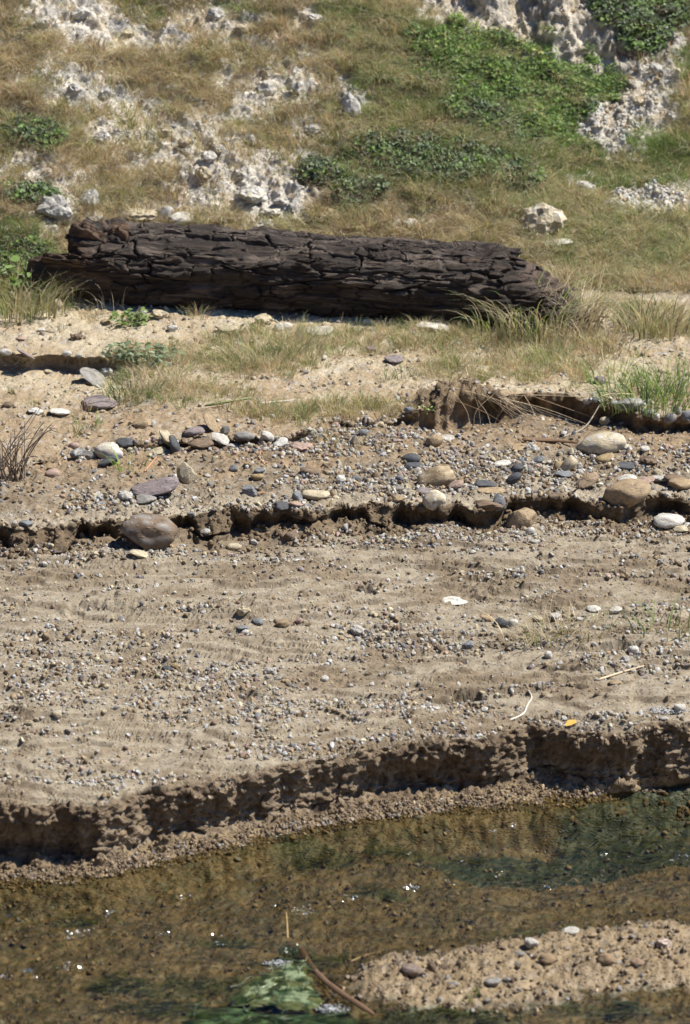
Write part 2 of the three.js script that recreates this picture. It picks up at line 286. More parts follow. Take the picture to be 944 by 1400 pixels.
// height of the finished ground at 1 cm steps
const GX0 = -4.4, GZ0 = -4.2, GW = 880, GH = 1500, ground = new Float32Array(GW * GH).fill(-99);
for (let k = 0; k < index.length; k += 3) {
  const a = index[k] * 3, b = index[k + 1] * 3, c = index[k + 2] * 3;
  const ax = (pos[a] - GX0) * 100, az = (pos[a + 2] - GZ0) * 100, bx = (pos[b] - GX0) * 100, bz = (pos[b + 2] - GZ0) * 100, cx = (pos[c] - GX0) * 100, cz = (pos[c + 2] - GZ0) * 100;
  const x0 = Math.max(0, Math.floor(Math.min(ax, bx, cx))), x1 = Math.min(GW - 1, Math.ceil(Math.max(ax, bx, cx))), w0 = Math.max(0, Math.floor(Math.min(az, bz, cz))), w1 = Math.min(GH - 1, Math.ceil(Math.max(az, bz, cz)));
  if (x1 < x0 || w1 < w0 || x1 - x0 > 40) continue;
  const D = (bz - cz) * (ax - cx) + (cx - bx) * (az - cz); if (Math.abs(D) < 1e-9) continue;
  for (let j = w0; j <= w1; j++) for (let i = x0; i <= x1; i++) {
    const l = ((bz - cz) * (i - cx) + (cx - bx) * (j - cz)) / D, m = ((cz - az) * (i - cx) + (ax - cx) * (j - cz)) / D, n = 1 - l - m;
    if (l < -0.02 || m < -0.02 || n < -0.02) continue;
    const y = l * pos[a + 1] + m * pos[b + 1] + n * pos[c + 1], g = j * GW + i; if (y > ground[g]) ground[g] = y;
  }
}
function groundY(x, z) {
  const i = clamp(Math.round((x - GX0) * 100), 0, GW - 1), j = clamp(Math.round((z - GZ0) * 100), 0, GH - 1); let y = ground[j * GW + i];
  if (y < -50) y = Math.max(ground[j * GW + Math.min(GW - 1, i + 1)], ground[Math.min(GH - 1, j + 1) * GW + i]);
  return y < -50 ? bedY(x, z) : y;
}
function at(px, py) { const d = sight(px, py); for (let t = 18; t < 45; t += 0.01) { const x = d[0] * t, y = EYE.y + d[1] * t, z = EYE.z + d[2] * t; if (z < 10.7 && y <= groundY(x, z)) return [x, groundY(x, z), z]; } return null; }
function slopeAt(x, z, e = 0.05) { return new THREE.Vector3(groundY(x - e, z) - groundY(x + e, z), 2 * e, groundY(x, z - e) - groundY(x, z + e)).normalize(); }

// colours of the ground: what it is made of
const K = {
  straw: [0.29, 0.235, 0.15], hillSoil: [0.31, 0.265, 0.195], chalk: [0.60, 0.56, 0.49], chalkTan: [0.42, 0.36, 0.27], chalkGrey: [0.40, 0.385, 0.36],
  sandPale: [0.43, 0.365, 0.26], sandTan: [0.35, 0.275, 0.18], sandRed: [0.27, 0.195, 0.12], soil: [0.165, 0.12, 0.072], soilDark: [0.11, 0.08, 0.05],
  barGrey: [0.25, 0.21, 0.155], barPale: [0.325, 0.28, 0.21], barBrown: [0.19, 0.145, 0.095], bank: [0.155, 0.112, 0.072], bankLight: [0.21, 0.155, 0.10], bed: [0.092, 0.068, 0.038], bedSilt: [0.18, 0.13, 0.074], bedDark: [0.055, 0.06, 0.03], algae: [0.03, 0.055, 0.018], teal: [0.018, 0.045, 0.034], mud: [0.25, 0.185, 0.105],
};
const TEAL = [[720, 1150, 130, 22], [860, 1120, 100, 28], [910, 1085, 60, 14]].map(([px, py, rx, ry]) => { const c = onLevel(px, py, WATER), u = onLevel(px, py - ry, WATER), v = onLevel(px, py + ry, WATER); return { x: c[0], z: c[1], rx: rx / 235, rz: (v[1] - u[1]) / 2, s: 1 }; });
const ALGAE = [[430, 1150, 60, 9], [640, 1098, 110, 7], [520, 1195, 40, 6], [250, 1320, 120, 12], [430, 1285, 60, 10], [120, 1390, 120, 14], [360, 1390, 140, 12], [220, 1350, 60, 10], [830, 1375, 60, 6], [600, 1388, 100, 9], [740, 1268, 80, 6], [100, 1232, 30, 5], [300, 1260, 50, 5], [560, 1140, 60, 6]].map(([px, py, rx, ry]) => { const c = onLevel(px, py, WATER), u = onLevel(px, py - ry, WATER), v = onLevel(px, py + ry, WATER); return { x: c[0], z: c[1], rx: rx / 240, rz: (v[1] - u[1]) / 2, s: 1 }; });
function groundColour(s, t, x, y, z) {
  const a = fbm(x * 1.3, 1, z * 1.6, 3), b = fbm(x * 6, 9, z * 8, 3), c = n3(x * 31, y * 31, z * 31);
  let k;
  if (s <= 2 || (s === 3 && z < -0.4)) {
    k = mix3(K.hillSoil, K.straw, ss(-0.2, 0.4, a + 0.4 * b));
    const w = ss(0.25, 0.65, cover(CHALK, x, z, 0.8) + 0.42 * fbm(x * 6, y * 6, z * 6, 3) + 0.12 + 0.10 * ss(0.6, -0.4, x));
    const tone = fbm(x * 3.2, y * 3.2 + 5, z * 3.2, 3);
    if (z < -2.6) { const cl = Math.exp(-Math.pow((x - CLIFF.x) / 0.9, 4)) * ss(CLIFF.z + 0.2, CLIFF.z - 0.1, z); k = mix3(k, [0.44, 0.38, 0.29], cl); }
    k = mix3(k, tone > 0 ? mix3(K.chalk, K.chalkTan, ss(0.05, 0.5, tone)) : mix3(K.chalk, K.chalkGrey, ss(0.05, 0.5, -tone)), w * (z < CLIFF.z && Math.abs(x - CLIFF.x) < 0.9 ? 0.55 : 1));
  } else if (s === 3) {
    k = mix3(K.sandPale, K.sandTan, ss(-0.3, 0.5, a + 0.5 * b + 0.25 * ss(1.2, 2.2, z) + 0.1));
    k = mix3(k, K.sandRed, 0.75 * ss(1.45, 1.95, z + 0.3 * a) * ss(-0.5, 0.3, b + 0.4));
    k = mix3(k, K.chalkGrey, 0.5 * ss(0.2, 0.5, b));
    const m = Math.exp(-(Math.pow((x - MOUND.x) / 0.34, 2) + Math.pow((z - MOUND.z) / 0.3, 2)));
    k = mix3(k, K.soil, ss(0.15, 0.45, m + 0.3 * b));
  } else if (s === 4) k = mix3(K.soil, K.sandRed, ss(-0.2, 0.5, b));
  else if (s === 5) { k = mix3(K.sandRed, K.barGrey, ss(0.1, 0.7, t + 0.7 * a + 0.2 * b)); k = mix3(k, K.soil, 0.8 * ss(-0.1, 0.35, b + 0.3 * a)); k = mix3(k, K.barPale, ss(0.75, 0.98, t + 0.15 * a)); }
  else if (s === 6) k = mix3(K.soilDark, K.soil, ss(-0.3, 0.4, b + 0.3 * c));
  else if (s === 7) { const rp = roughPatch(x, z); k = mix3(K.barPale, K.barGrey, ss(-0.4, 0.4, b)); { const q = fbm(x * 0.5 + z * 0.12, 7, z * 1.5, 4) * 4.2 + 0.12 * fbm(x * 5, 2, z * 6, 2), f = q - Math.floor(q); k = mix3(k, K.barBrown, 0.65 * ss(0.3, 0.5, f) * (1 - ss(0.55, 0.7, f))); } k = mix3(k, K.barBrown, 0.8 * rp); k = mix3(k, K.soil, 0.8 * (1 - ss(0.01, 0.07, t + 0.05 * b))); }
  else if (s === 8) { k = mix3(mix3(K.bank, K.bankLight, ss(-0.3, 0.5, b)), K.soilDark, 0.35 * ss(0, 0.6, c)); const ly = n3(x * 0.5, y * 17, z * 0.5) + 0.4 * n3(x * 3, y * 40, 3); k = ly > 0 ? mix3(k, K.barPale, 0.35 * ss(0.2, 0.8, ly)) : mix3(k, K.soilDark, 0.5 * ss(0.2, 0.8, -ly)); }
  else if (s === 9) k = mix3(mix3(K.bank, K.mud, ss(-0.3, 0.5, b)), K.algae, 0.6 * ss(0.75, 1, t + 0.3 * b));
  else {
    k = mix3(K.bed, K.bedSilt, ss(-0.3, 0.3, fbm(x * 2.2, 4, z * 5, 3)));
    k = mix3(k, K.bedDark, 0.7 * ss(0.1, 0.5, fbm(x * 5, 8, z * 11, 3)));
    { const q = fbm(x * 13, 1, z * 24, 3); k = q > 0 ? mix3(k, [0.22, 0.165, 0.10], 0.7 * ss(0.15, 0.5, q)) : mix3(k, K.bedDark, 0.8 * ss(0.1, 0.45, -q)); }
    k = mix3(k, K.teal, 0.85 * ss(0.3, 0.75, cover(TEAL, x, z, 0.6) + 0.3 * b));
    k = mix3(k, K.algae, 0.6 * ss(0.35, 0.65, cover(ALGAE, x, z, 0.6) + 0.35 * fbm(x * 6, 2, z * 13, 3)));
    const dry = ss(WATER + 0.005, WATER + 0.03, y); if (z < 11.2) k = mix3(k, mix3(K.mud, K.barBrown, ss(0.0, 0.5, b)), dry);
    if (z > 11.2) k = mix3(k, K.sandTan, ss(11.2, 12, z));
  }
  const g = 1 + 0.10 * c + 0.08 * b; return [k[0] * g, k[1] * g, k[2] * g];
}
{
  const col = new Float32Array(NX * NR * 3), nrm = whole.attributes.normal.array;
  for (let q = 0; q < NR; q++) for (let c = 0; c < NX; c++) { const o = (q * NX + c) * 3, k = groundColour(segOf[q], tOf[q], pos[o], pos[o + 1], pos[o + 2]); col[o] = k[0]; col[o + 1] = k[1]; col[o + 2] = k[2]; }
  const sheets = [['hillside', M.hill], ['terrace', M.sand], ['gravel_shelf', M.sand], ['gravel_bar', M.sand], ['stream_bank', M.bank], ['stream_bed', M.bed]];
  for (const [name, mat] of sheets) {
    let q0 = -1, q1 = 0; for (let q = 0; q < NR; q++) if (SEG[segOf[q]][0] === name) { if (q0 < 0) q0 = q; q1 = q; }
    if (q1 < NR - 1) q1++;
    const a = q0 * NX, b = (q1 + 1) * NX, g = new THREE.BufferGeometry();
    g.setAttribute('position', new THREE.BufferAttribute(pos.slice(a * 3, b * 3), 3)); g.setAttribute('normal', new THREE.BufferAttribute(nrm.slice(a * 3, b * 3), 3));
    g.setAttribute('color', new THREE.BufferAttribute(col.slice(a * 3, b * 3), 3)); g.setAttribute('uv', new THREE.BufferAttribute(uvs.slice(a * 2, b * 2), 2));
    g.setIndex(new THREE.BufferAttribute(index.slice(0, (q1 - q0) * (NX - 1) * 6), 1));
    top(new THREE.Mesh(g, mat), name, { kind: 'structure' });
  }
}

// ------------------------------------------------------------------ the stream
{
  const nx = 720, nz = 400, g = new THREE.BufferGeometry(), p = new Float32Array((nx + 1) * (nz + 1) * 3), idx = [];
  const choppy = [[912, 1056, 34, 7], [414, 1246, 20, 6], [562, 1215, 18, 6], [108, 1276, 22, 7], [100, 1324, 22, 7], [220, 1278, 14, 5], [683, 1196, 12, 5], [612, 1207, 10, 6], [822, 1170, 10, 5], [700, 1128, 16, 5], [150, 1248, 12, 5], [300, 1280, 14, 5], [930, 1172, 20, 4], [480, 1230, 24, 5], [380, 1240, 12, 5], [60, 1330, 30, 8], [10, 1334, 14, 6], [750, 1215, 14, 4], [870, 1190, 14, 4], [250, 1225, 12, 4], [560, 1160, 10, 4]].map(([a, b, rx, ry]) => { const c = onLevel(a, b, WATER), u = onLevel(a, b - ry, WATER); return { x: c[0], z: c[1], rx: rx / 235, rz: Math.abs(u[1] - c[1]), s: 1 }; });
  for (let j = 0; j <= nz; j++) for (let i = 0; i <= nx; i++) {
    const x = -4.5 + 9 * i / nx, z = 7.1 + (11.0 - 7.1) * j / nz, o = (j * (nx + 1) + i) * 3;
    const u = x * 0.96 - z * 0.28, v = z * 0.96 + x * 0.28, calm = 0.35 + 0.65 * ss(-0.3, 0.4, n3(u * 0.7, 2, v * 1.4));
    const h = 0.010 * n3(u * 3.6, 1, v * 6.5) + 0.0085 * n3(u * 9, 6, v * 15) + 0.0038 * n3(u * 22, 8, v * 34), ch = cover(choppy, x, z, 0.7);
    p[o] = x; p[o + 1] = WATER + h * calm + (ch > 0 ? ch * (0.020 * n3(u * 15, 3, v * 24) + 0.009 * n3(u * 32, 5, v * 34)) : 0); p[o + 2] = z;
  }
  for (let j = 0; j < nz; j++) for (let i = 0; i < nx; i++) { const a = j * (nx + 1) + i, b = a + nx + 1; idx.push(a, b, a + 1, a + 1, b, b + 1); }
  g.setAttribute('position', new THREE.BufferAttribute(p, 3)); g.setIndex(idx); g.computeVertexNormals();
  const m = new THREE.MeshPhysicalMaterial({ color: new THREE.Color().setRGB(0.70, 0.67, 0.53), roughness: 0.06, transmission: 1, thickness: 0, ior: 1.33 });
  top(new THREE.Mesh(g, m), 'stream_water', { kind: 'structure' });
}

// ------------------------------------------------------------------ the log
const LOG = new THREE.Group();
{
  const A = new THREE.Vector3(-2.10, 0.24, -0.55), B = new THREE.Vector3(1.88, 0.20, 0.14), mid = A.clone().add(B).multiplyScalar(0.5), len = A.distanceTo(B);
  LOG.position.copy(mid); LOG.rotation.order = 'YZX'; LOG.rotation.y = -Math.atan2(B.z - A.z, B.x - A.x); LOG.rotation.z = Math.asin((B.y - A.y) / len);
  const H = len / 2, D = Math.PI / 180;
  const split = (s) => 82 + 7 * n3(s * 0.9, 3, 3) + 10 * ss(-0.2, 1.2, s);       // the long fissure, degrees from the top towards the front
  const R = (s, t) => {                 // t in degrees from the top, + towards the front
    let r = 0.362 - 0.004 * (s + H) + 0.018 * n3(s * 0.9, Math.cos(t * D) * 0.8, Math.sin(t * D) * 0.8) + 0.022 * ss(0.12, 0, Math.abs(s + 0.55)) * ss(40, 0, Math.abs(t));
    const sp = split(s), low = ss(sp - 2, sp + 3, t) * (1 - ss(150, 178, t)); r -= 0.040 * low * (1 - 0.75 * ss(0.3, 1.4, s));
    r -= 0.03 * ss(0.25, 0.6, n3(s * 1.1 + 4, t * 0.012, 7)) * ss(-40, 10, t);
    return r;
  };
  const endR = (t) => { const c = Math.abs(t); return H - 0.62 + 0.52 * ss(30, 120, c) + 0.09 * n3(t * 0.05, 1, 1) + 0.05 * n3(t * 0.16, 2, 1); };
  const endL = (t) => -H + 0.06 + 0.09 * n3(t * 0.045, 5, 1) + 0.04 * n3(t * 0.15, 6, 1) + 0.06 * ss(95, 130, t) - 0.02 * ss(60, 0, Math.abs(t - 20));
  const fibre = (s, t) => { const a = t * D * 0.33; return 0.014 * (ridged(s * 0.75, a * 15, 1, 3) - 0.6) + 0.012 * (0.5 - Math.abs(n3(s * 1.6, a * 48, 4))) + 0.010 * n3(s * 3.2, a * 5, 9) + 0.006 * n3(s * 9, a * 80, 2); };
  const at3 = (s, t, r) => [s, r * Math.cos(t * D), r * Math.sin(t * D)];
  const tone = (s, t, k) => {
    const a = t * D * 0.33, f = n3(s * 1.6, a * 46, 3 + k), w = n3(s * 2.1, a * 6, 8), red = ss(H - 0.75, H - 0.2, s) * 0.7 + ss(-H + 0.35, -H, s) * 0.9;
    let c = mix3([0.022, 0.015, 0.012], [0.072, 0.050, 0.038], ss(-0.6, 0.8, f)); c = mix3(c, [0.21, 0.168, 0.138], 0.6 * ss(0.1, 0.75, w + 0.5 * f + 0.3 * n3(s * 11, a * 90, 5))); c = mix3(c, [0.095, 0.052, 0.030], red * ss(-0.6, 0.4, f)); return c;
  };
  const mesh = (nu, nv, fn, name, parent, closed) => {
    const p = [], col = [], uv = [], idx = [];
    for (let j = 0; j <= nv; j++) for (let i = 0; i <= nu; i++) { const [x, y, z, c] = fn(i / nu, j / nv); p.push(x, y, z); col.push(...c); uv.push(x * 1.3, Math.atan2(z, y) * 1.05); }
    for (let j = 0; j < nv; j++) for (let i = 0; i < nu; i++) { const a = j * (nu + 1) + i, b = a + nu + 1; idx.push(a, a + 1, b, a + 1, b + 1, b); }
    const g = new THREE.BufferGeometry(); g.setAttribute('position', new THREE.Float32BufferAttribute(p, 3)); g.setAttribute('color', new THREE.Float32BufferAttribute(col, 3)); g.setAttribute('uv', new THREE.Float32BufferAttribute(uv, 2)); g.setIndex(idx); g.computeVertexNormals();
    const m = new THREE.Mesh(g, M.char); m.name = name; parent.add(m); return m;
  };
  // heartwood: full round, both ends broken off unevenly
  mesh(300, 150, (u, v) => {
    const t = v * 360 - 180, a = endL(t), b = endR(t); let s, r;
    if (u < 0.04) { const k = u / 0.04; s = a + 0.05 * (1 - k) * (1 + n3(t * 0.03, k * 2, 0)); r = k; } else if (u > 0.94) { const k = (1 - u) / 0.06; s = b - (1 - k) * 0.16 + (1 - k) * 0.30 * fbm(Math.cos(t * D) * k * 4, Math.sin(t * D) * k * 7, 4, 3); r = k; } else { s = lerp(a, b, (u - 0.04) / 0.90); r = 1; }
    const rr = (R(s, t) - 0.018 + fibre(s, t) * 0.9) * (r < 1 ? r * (0.9 + 0.1 * r) : 1);
    return [...at3(s, t, rr), tone(s, t, 0)];
  }, 'heartwood', LOG);
  // charred plates of outer wood between the cracks
  const rand = rng(77); let seed = 0;
  const rows = [-118, -88, -62, -36, -20, -2, 9, 27, 38, 58, 68, 84, 102, 111, 131, 152];
  const wob = (s, t) => t + 11 * n3(s * 1.0, t * 0.02, 2) + 4.5 * n3(s * 3.4, t * 0.03, 6), wobS = (s, t) => s + 0.06 * n3(s * 2, t * 0.035, 12) + 0.035 * n3(s * 5, t * 0.15, 14);
  for (let k = 0; k < rows.length - 1; k++) {
    const t0 = rows[k], t1 = rows[k + 1], tm = (t0 + t1) / 2; let s = endL(tm) + 0.02 * rand() - 0.05; const stop = endR(tm) - 0.02;
    while (s < stop - 0.1) {
      const l = Math.min(stop - s, 0.10 + 0.6 * rand() * rand() + 0.1 * rand()), s1 = s + l, s0 = s; seed++; s = s1;
      const off = (rand() - 0.5) * 0.010 + (rand() < 0.14 ? -0.020 : 0), tilt = (rand() - 0.5) * 0.018, roll = (rand() - 0.5) * 0.016, lt = (t1 - t0) * D * 0.33, nu = Math.max(8, Math.round(l / 0.014)), nv = Math.max(6, Math.round(lt / 0.0085)), id = seed;
      mesh(nu, nv, (u, v) => {
        const sa = lerp(s0, s1, u), ta = lerp(t0, t1, v), sw = wobS(sa, ta), tw = wob(sa, ta);
        const d = Math.min(u * l, (1 - u) * l, v * lt * 1.2, (1 - v) * lt * 1.2) - 0.003 * (1 + 1.6 * n3(sa * 12, ta * 0.3, id));
        const h = ss(-0.004, 0.007, d), r = R(sw, tw) - 0.028 * (1 - h) + h * (off + tilt * (u - 0.5) * 2 + roll * (v - 0.5) * 2) + fibre(sw, tw + id * 3) * (0.4 + h * 0.9);
        return [...at3(sw, tw, r), tone(sw, tw, id % 5)];
      }, 'charred_plate', LOG);
    }
  }
  // splinters where the trunk broke
  const shard = (name, p0, p1, w, h, k, red, blunt = 0) => {
    const a = new THREE.Vector3(...p0), b = new THREE.Vector3(...p1), L = a.distanceTo(b), q = new THREE.Quaternion().setFromUnitVectors(new THREE.Vector3(1, 0, 0), b.clone().sub(a).normalize());
    return mesh(blunt ? 40 : 26, blunt ? 40 : 16, (u, v) => {
      const an = v * Math.PI * 2, taper = u < 0.04 ? u / 0.04 : blunt ? (u > 0.975 ? 0.05 : u > 0.93 ? 0.8 : 1) : Math.max(0, 1 - Math.pow(u, 2.2)) * 0.85 + (u < 0.985 ? 0.15 : 0), cs = Math.cos(an), sn = Math.sin(an), sq = 1 / Math.pow(Math.pow(Math.abs(cs), 4) + Math.pow(Math.abs(sn), 4), 0.25);
      const n = 1 + 0.30 * n3(u * L * 5, cs * 1.6 + k, sn * 1.6) + 0.24 * (ridged(u * L * 4, cs * 4 + k, sn * 4, 2) - 0.6) + 0.10 * n3(u * L * 14, cs * 3, sn * 3 + k);
      const pt = new THREE.Vector3(u * L, sn * sq * h * taper * n, cs * sq * w * taper * n).applyQuaternion(q).add(a), f = n3(u * L * 3, an * 4, k);
      let c = mix3([0.026, 0.018, 0.014], [0.075, 0.050, 0.036], ss(-0.5, 0.7, f)); c = mix3(c, [0.13, 0.075, 0.042], red * ss(-0.4, 0.5, f)); return [pt.x, pt.y, pt.z, c];
    }, name, LOG);
  };
  shard('splinter', [-H + 0.5, 0.03, 0.27], [-H - 0.34, 0.06, 0.25], 0.10, 0.045, 1, 0.55);
  shard('splinter', [-H + 0.35, 0.075, 0.27], [-H - 0.24, 0.10, 0.26], 0.10, 0.038, 9, 1, 1);
  shard('splinter', [-H + 0.35, 0.02, 0.31], [-H - 0.36, 0.045, 0.28], 0.08, 0.032, 12, 1, 1);
  for (let k = 0; k < 26; k++) { const x = H - 0.42 + 0.5 * rand(), z = -0.12 + 0.42 * rand(), y = -0.20 + 0.26 * rand() * ss(H + 0.1, H - 0.45, x), l = 0.10 + 0.2 * rand(); shard('splinter', [x - l, y + 0.06 * rand(), z + (rand() - 0.5) * 0.1], [x, y - 0.03 * rand(), z], 0.02 + 0.03 * rand(), 0.015 + 0.02 * rand(), 200 + k * 1.7, rand()); }
  shard('splinter', [-H + 0.4, 0.06, 0.20], [-H - 0.14, 0.125, 0.17], 0.11, 0.035, 2, 0.8);
  shard('splinter', [-H + 0.6, -0.01, 0.28], [-H - 0.10, 0.02, 0.25], 0.07, 0.03, 3, 0.3);
  shard('splinter', [-H + 0.45, 0.20, 0.12], [-H - 0.06, 0.225, 0.10], 0.16, 0.095, 4, 0.9, 1);
  shard('splinter', [-H + 0.4, 0.26, 0.0], [-H - 0.05, 0.30, 0.02], 0.12, 0.06, 5, 0.8);
  shard('splinter', [-H + 0.3, -0.10, 0.2], [-H - 0.04, -0.12, 0.2], 0.09, 0.08, 6, 0.1);
  for (let k = 0; k < 60; k++) {
    const t = -60 + 190 * rand(), r = (0.10 + 0.24 * Math.sqrt(rand())), e = endR(t) - 0.12 - 0.1 * rand(), l = 0.12 + 0.26 * rand(), c = at3(e - 0.15, t, r), d = at3(e + l * 0.7, t + (rand() - 0.5) * 20, r * (0.75 + 0.3 * rand()));
    if (d[1] < -0.2) d[1] = -0.2 + 0.05 * rand();
    shard('splinter', c, d, 0.022 + 0.036 * rand(), 0.014 + 0.026 * rand(), k * 2.3, 0.5 * rand());
  }
  top(LOG, 'fallen_log', { label: 'huge charred dark brown log lying across the sandy terrace', category: 'log' });
}

// ------------------------------------------------------------------ stones
const COL = { white: [0.62, 0.60, 0.55], cream: [0.50, 0.43, 0.30], tan: [0.36, 0.27, 0.165], grey: [0.26, 0.25, 0.235], blue: [0.205, 0.215, 0.228], slate: [0.085, 0.09, 0.10], brown: [0.19, 0.135, 0.09], pink: [0.40, 0.29, 0.235], yellow: [0.37, 0.275, 0.145], lilac: [0.24, 0.20, 0.20], earth: [0.20, 0.145, 0.09], pale: [0.47, 0.45, 0.41] };
function stoneShape(seed, detail, cuts, rough) {
  const r = rng(seed * 7919 + 13); let g = new THREE.IcosahedronGeometry(0.5, detail); g.deleteAttribute('uv'); g.deleteAttribute('normal'); g = mergeVertices(g, 1e-4);
  const planes = []; for (let k = 0; k < cuts; k++) { const v = new THREE.Vector3(r() - 0.5, r() - 0.5, r() - 0.5).normalize(); planes.push([v, 0.27 + 0.17 * r()]); }
  const p = g.attributes.position, v = new THREE.Vector3(), uv = new Float32Array(p.count * 2);
  for (let i = 0; i < p.count; i++) {
    v.fromBufferAttribute(p, i); const d = v.clone().normalize();
    let k = 0.5; for (const [n, h] of planes) { const c = d.dot(n); if (c > 0.05) k = Math.min(k, h / c + 0.02); }
    k *= 1 + rough * (0.5 * n3(d.x * 1.3 + seed, d.y * 1.3, d.z * 1.3) + 0.35 * n3(d.x * 3.1, d.y * 3.1 + seed, d.z * 3.1) + 0.14 * n3(d.x * 8, d.y * 8, d.z * 8 + seed));
    v.copy(d).multiplyScalar(k); p.setXYZ(i, v.x, v.y, v.z); uv[i * 2] = Math.atan2(d.z, d.x) * 0.16; uv[i * 2 + 1] = d.y * 0.25;
  }
  g.setAttribute('uv', new THREE.BufferAttribute(uv, 2));
  if (cuts >= 5) return toCreasedNormals(g, 0.32);
  g.computeVertexNormals(); return g;
}
function stoneTint(g, base, seed, amount = 0.3, marble = null) {
  const p = g.attributes.position, c = new Float32Array(p.count * 3);
  for (let i = 0; i < p.count; i++) { const x = p.getX(i), y = p.getY(i), z = p.getZ(i), n = fbm(x * 3 + seed, y * 5, z * 3, 3), w = n3(x * 16, y * 16 + seed, z * 16); let k = base; if (marble) k = mix3(base, marble, ss(0.0, 0.45, n)); const m = 1 + amount * n + 0.13 * w; for (let q = 0; q < 3; q++) c[i * 3 + q] = clamp(k[q] * m, 0.01, 0.8); }
  g.setAttribute('color', new THREE.BufferAttribute(c, 3)); return g;
}
const STYLE = { r: [3, 0.15], o: [2, 0.12], a: [6, 0.10], b: [9, 0.08], l: [7, 0.34], f: [5, 0.08], c: [3, 0.34] };   // round, oval cobble, angular, block, lump, flat chip, clod
let stoneSeed = 100, stoneCount = 0;
// [px, py, width px, height px, colour, style, tilt in degrees, label, name]
function stone([px, py, w, h, colour, style, tilt, label, name = 'stone', marble], data = {}) {
  const g0 = at(px, py + h * 0.40); if (!g0) return; const seed = stoneSeed++, r = rng(seed);
  const sc = perMetre(...g0), [cuts, rough] = STYLE[style], big = style === 'l' ? 1.22 : 1.1, W = big * w / sc, Hh = big * h / sc * (style === 'f' ? 0.8 : 0.95), Dp = W * (style === 'f' ? 0.9 : 0.72);
  const geo = stoneTint(stoneShape(seed, W > 0.2 ? 4 : 3, cuts, rough), COL[colour], seed, 0.34, marble ? COL[marble] : null);
  const m = new THREE.Mesh(geo, style === 'c' ? M.clod : M.stone); m.scale.set(W, Hh, Dp); m.rotation.set((r() - 0.5) * 0.2, (r() - 0.5) * 0.7, -tilt * Math.PI / 180);
  const tl = Math.abs(Math.sin(tilt * Math.PI / 180)), half = 0.5 * (Hh * (1 - tl) + W * tl);
  m.position.set(g0[0], g0[1] + half * 0.54, g0[2] - Dp * 0.12);
  stoneCount++; return top(m, name, { label, category: name === 'soil_clod' ? 'clod' : name === 'chalk_rock' || name === 'boulder' ? 'rock' : 'stone', ...data });
}
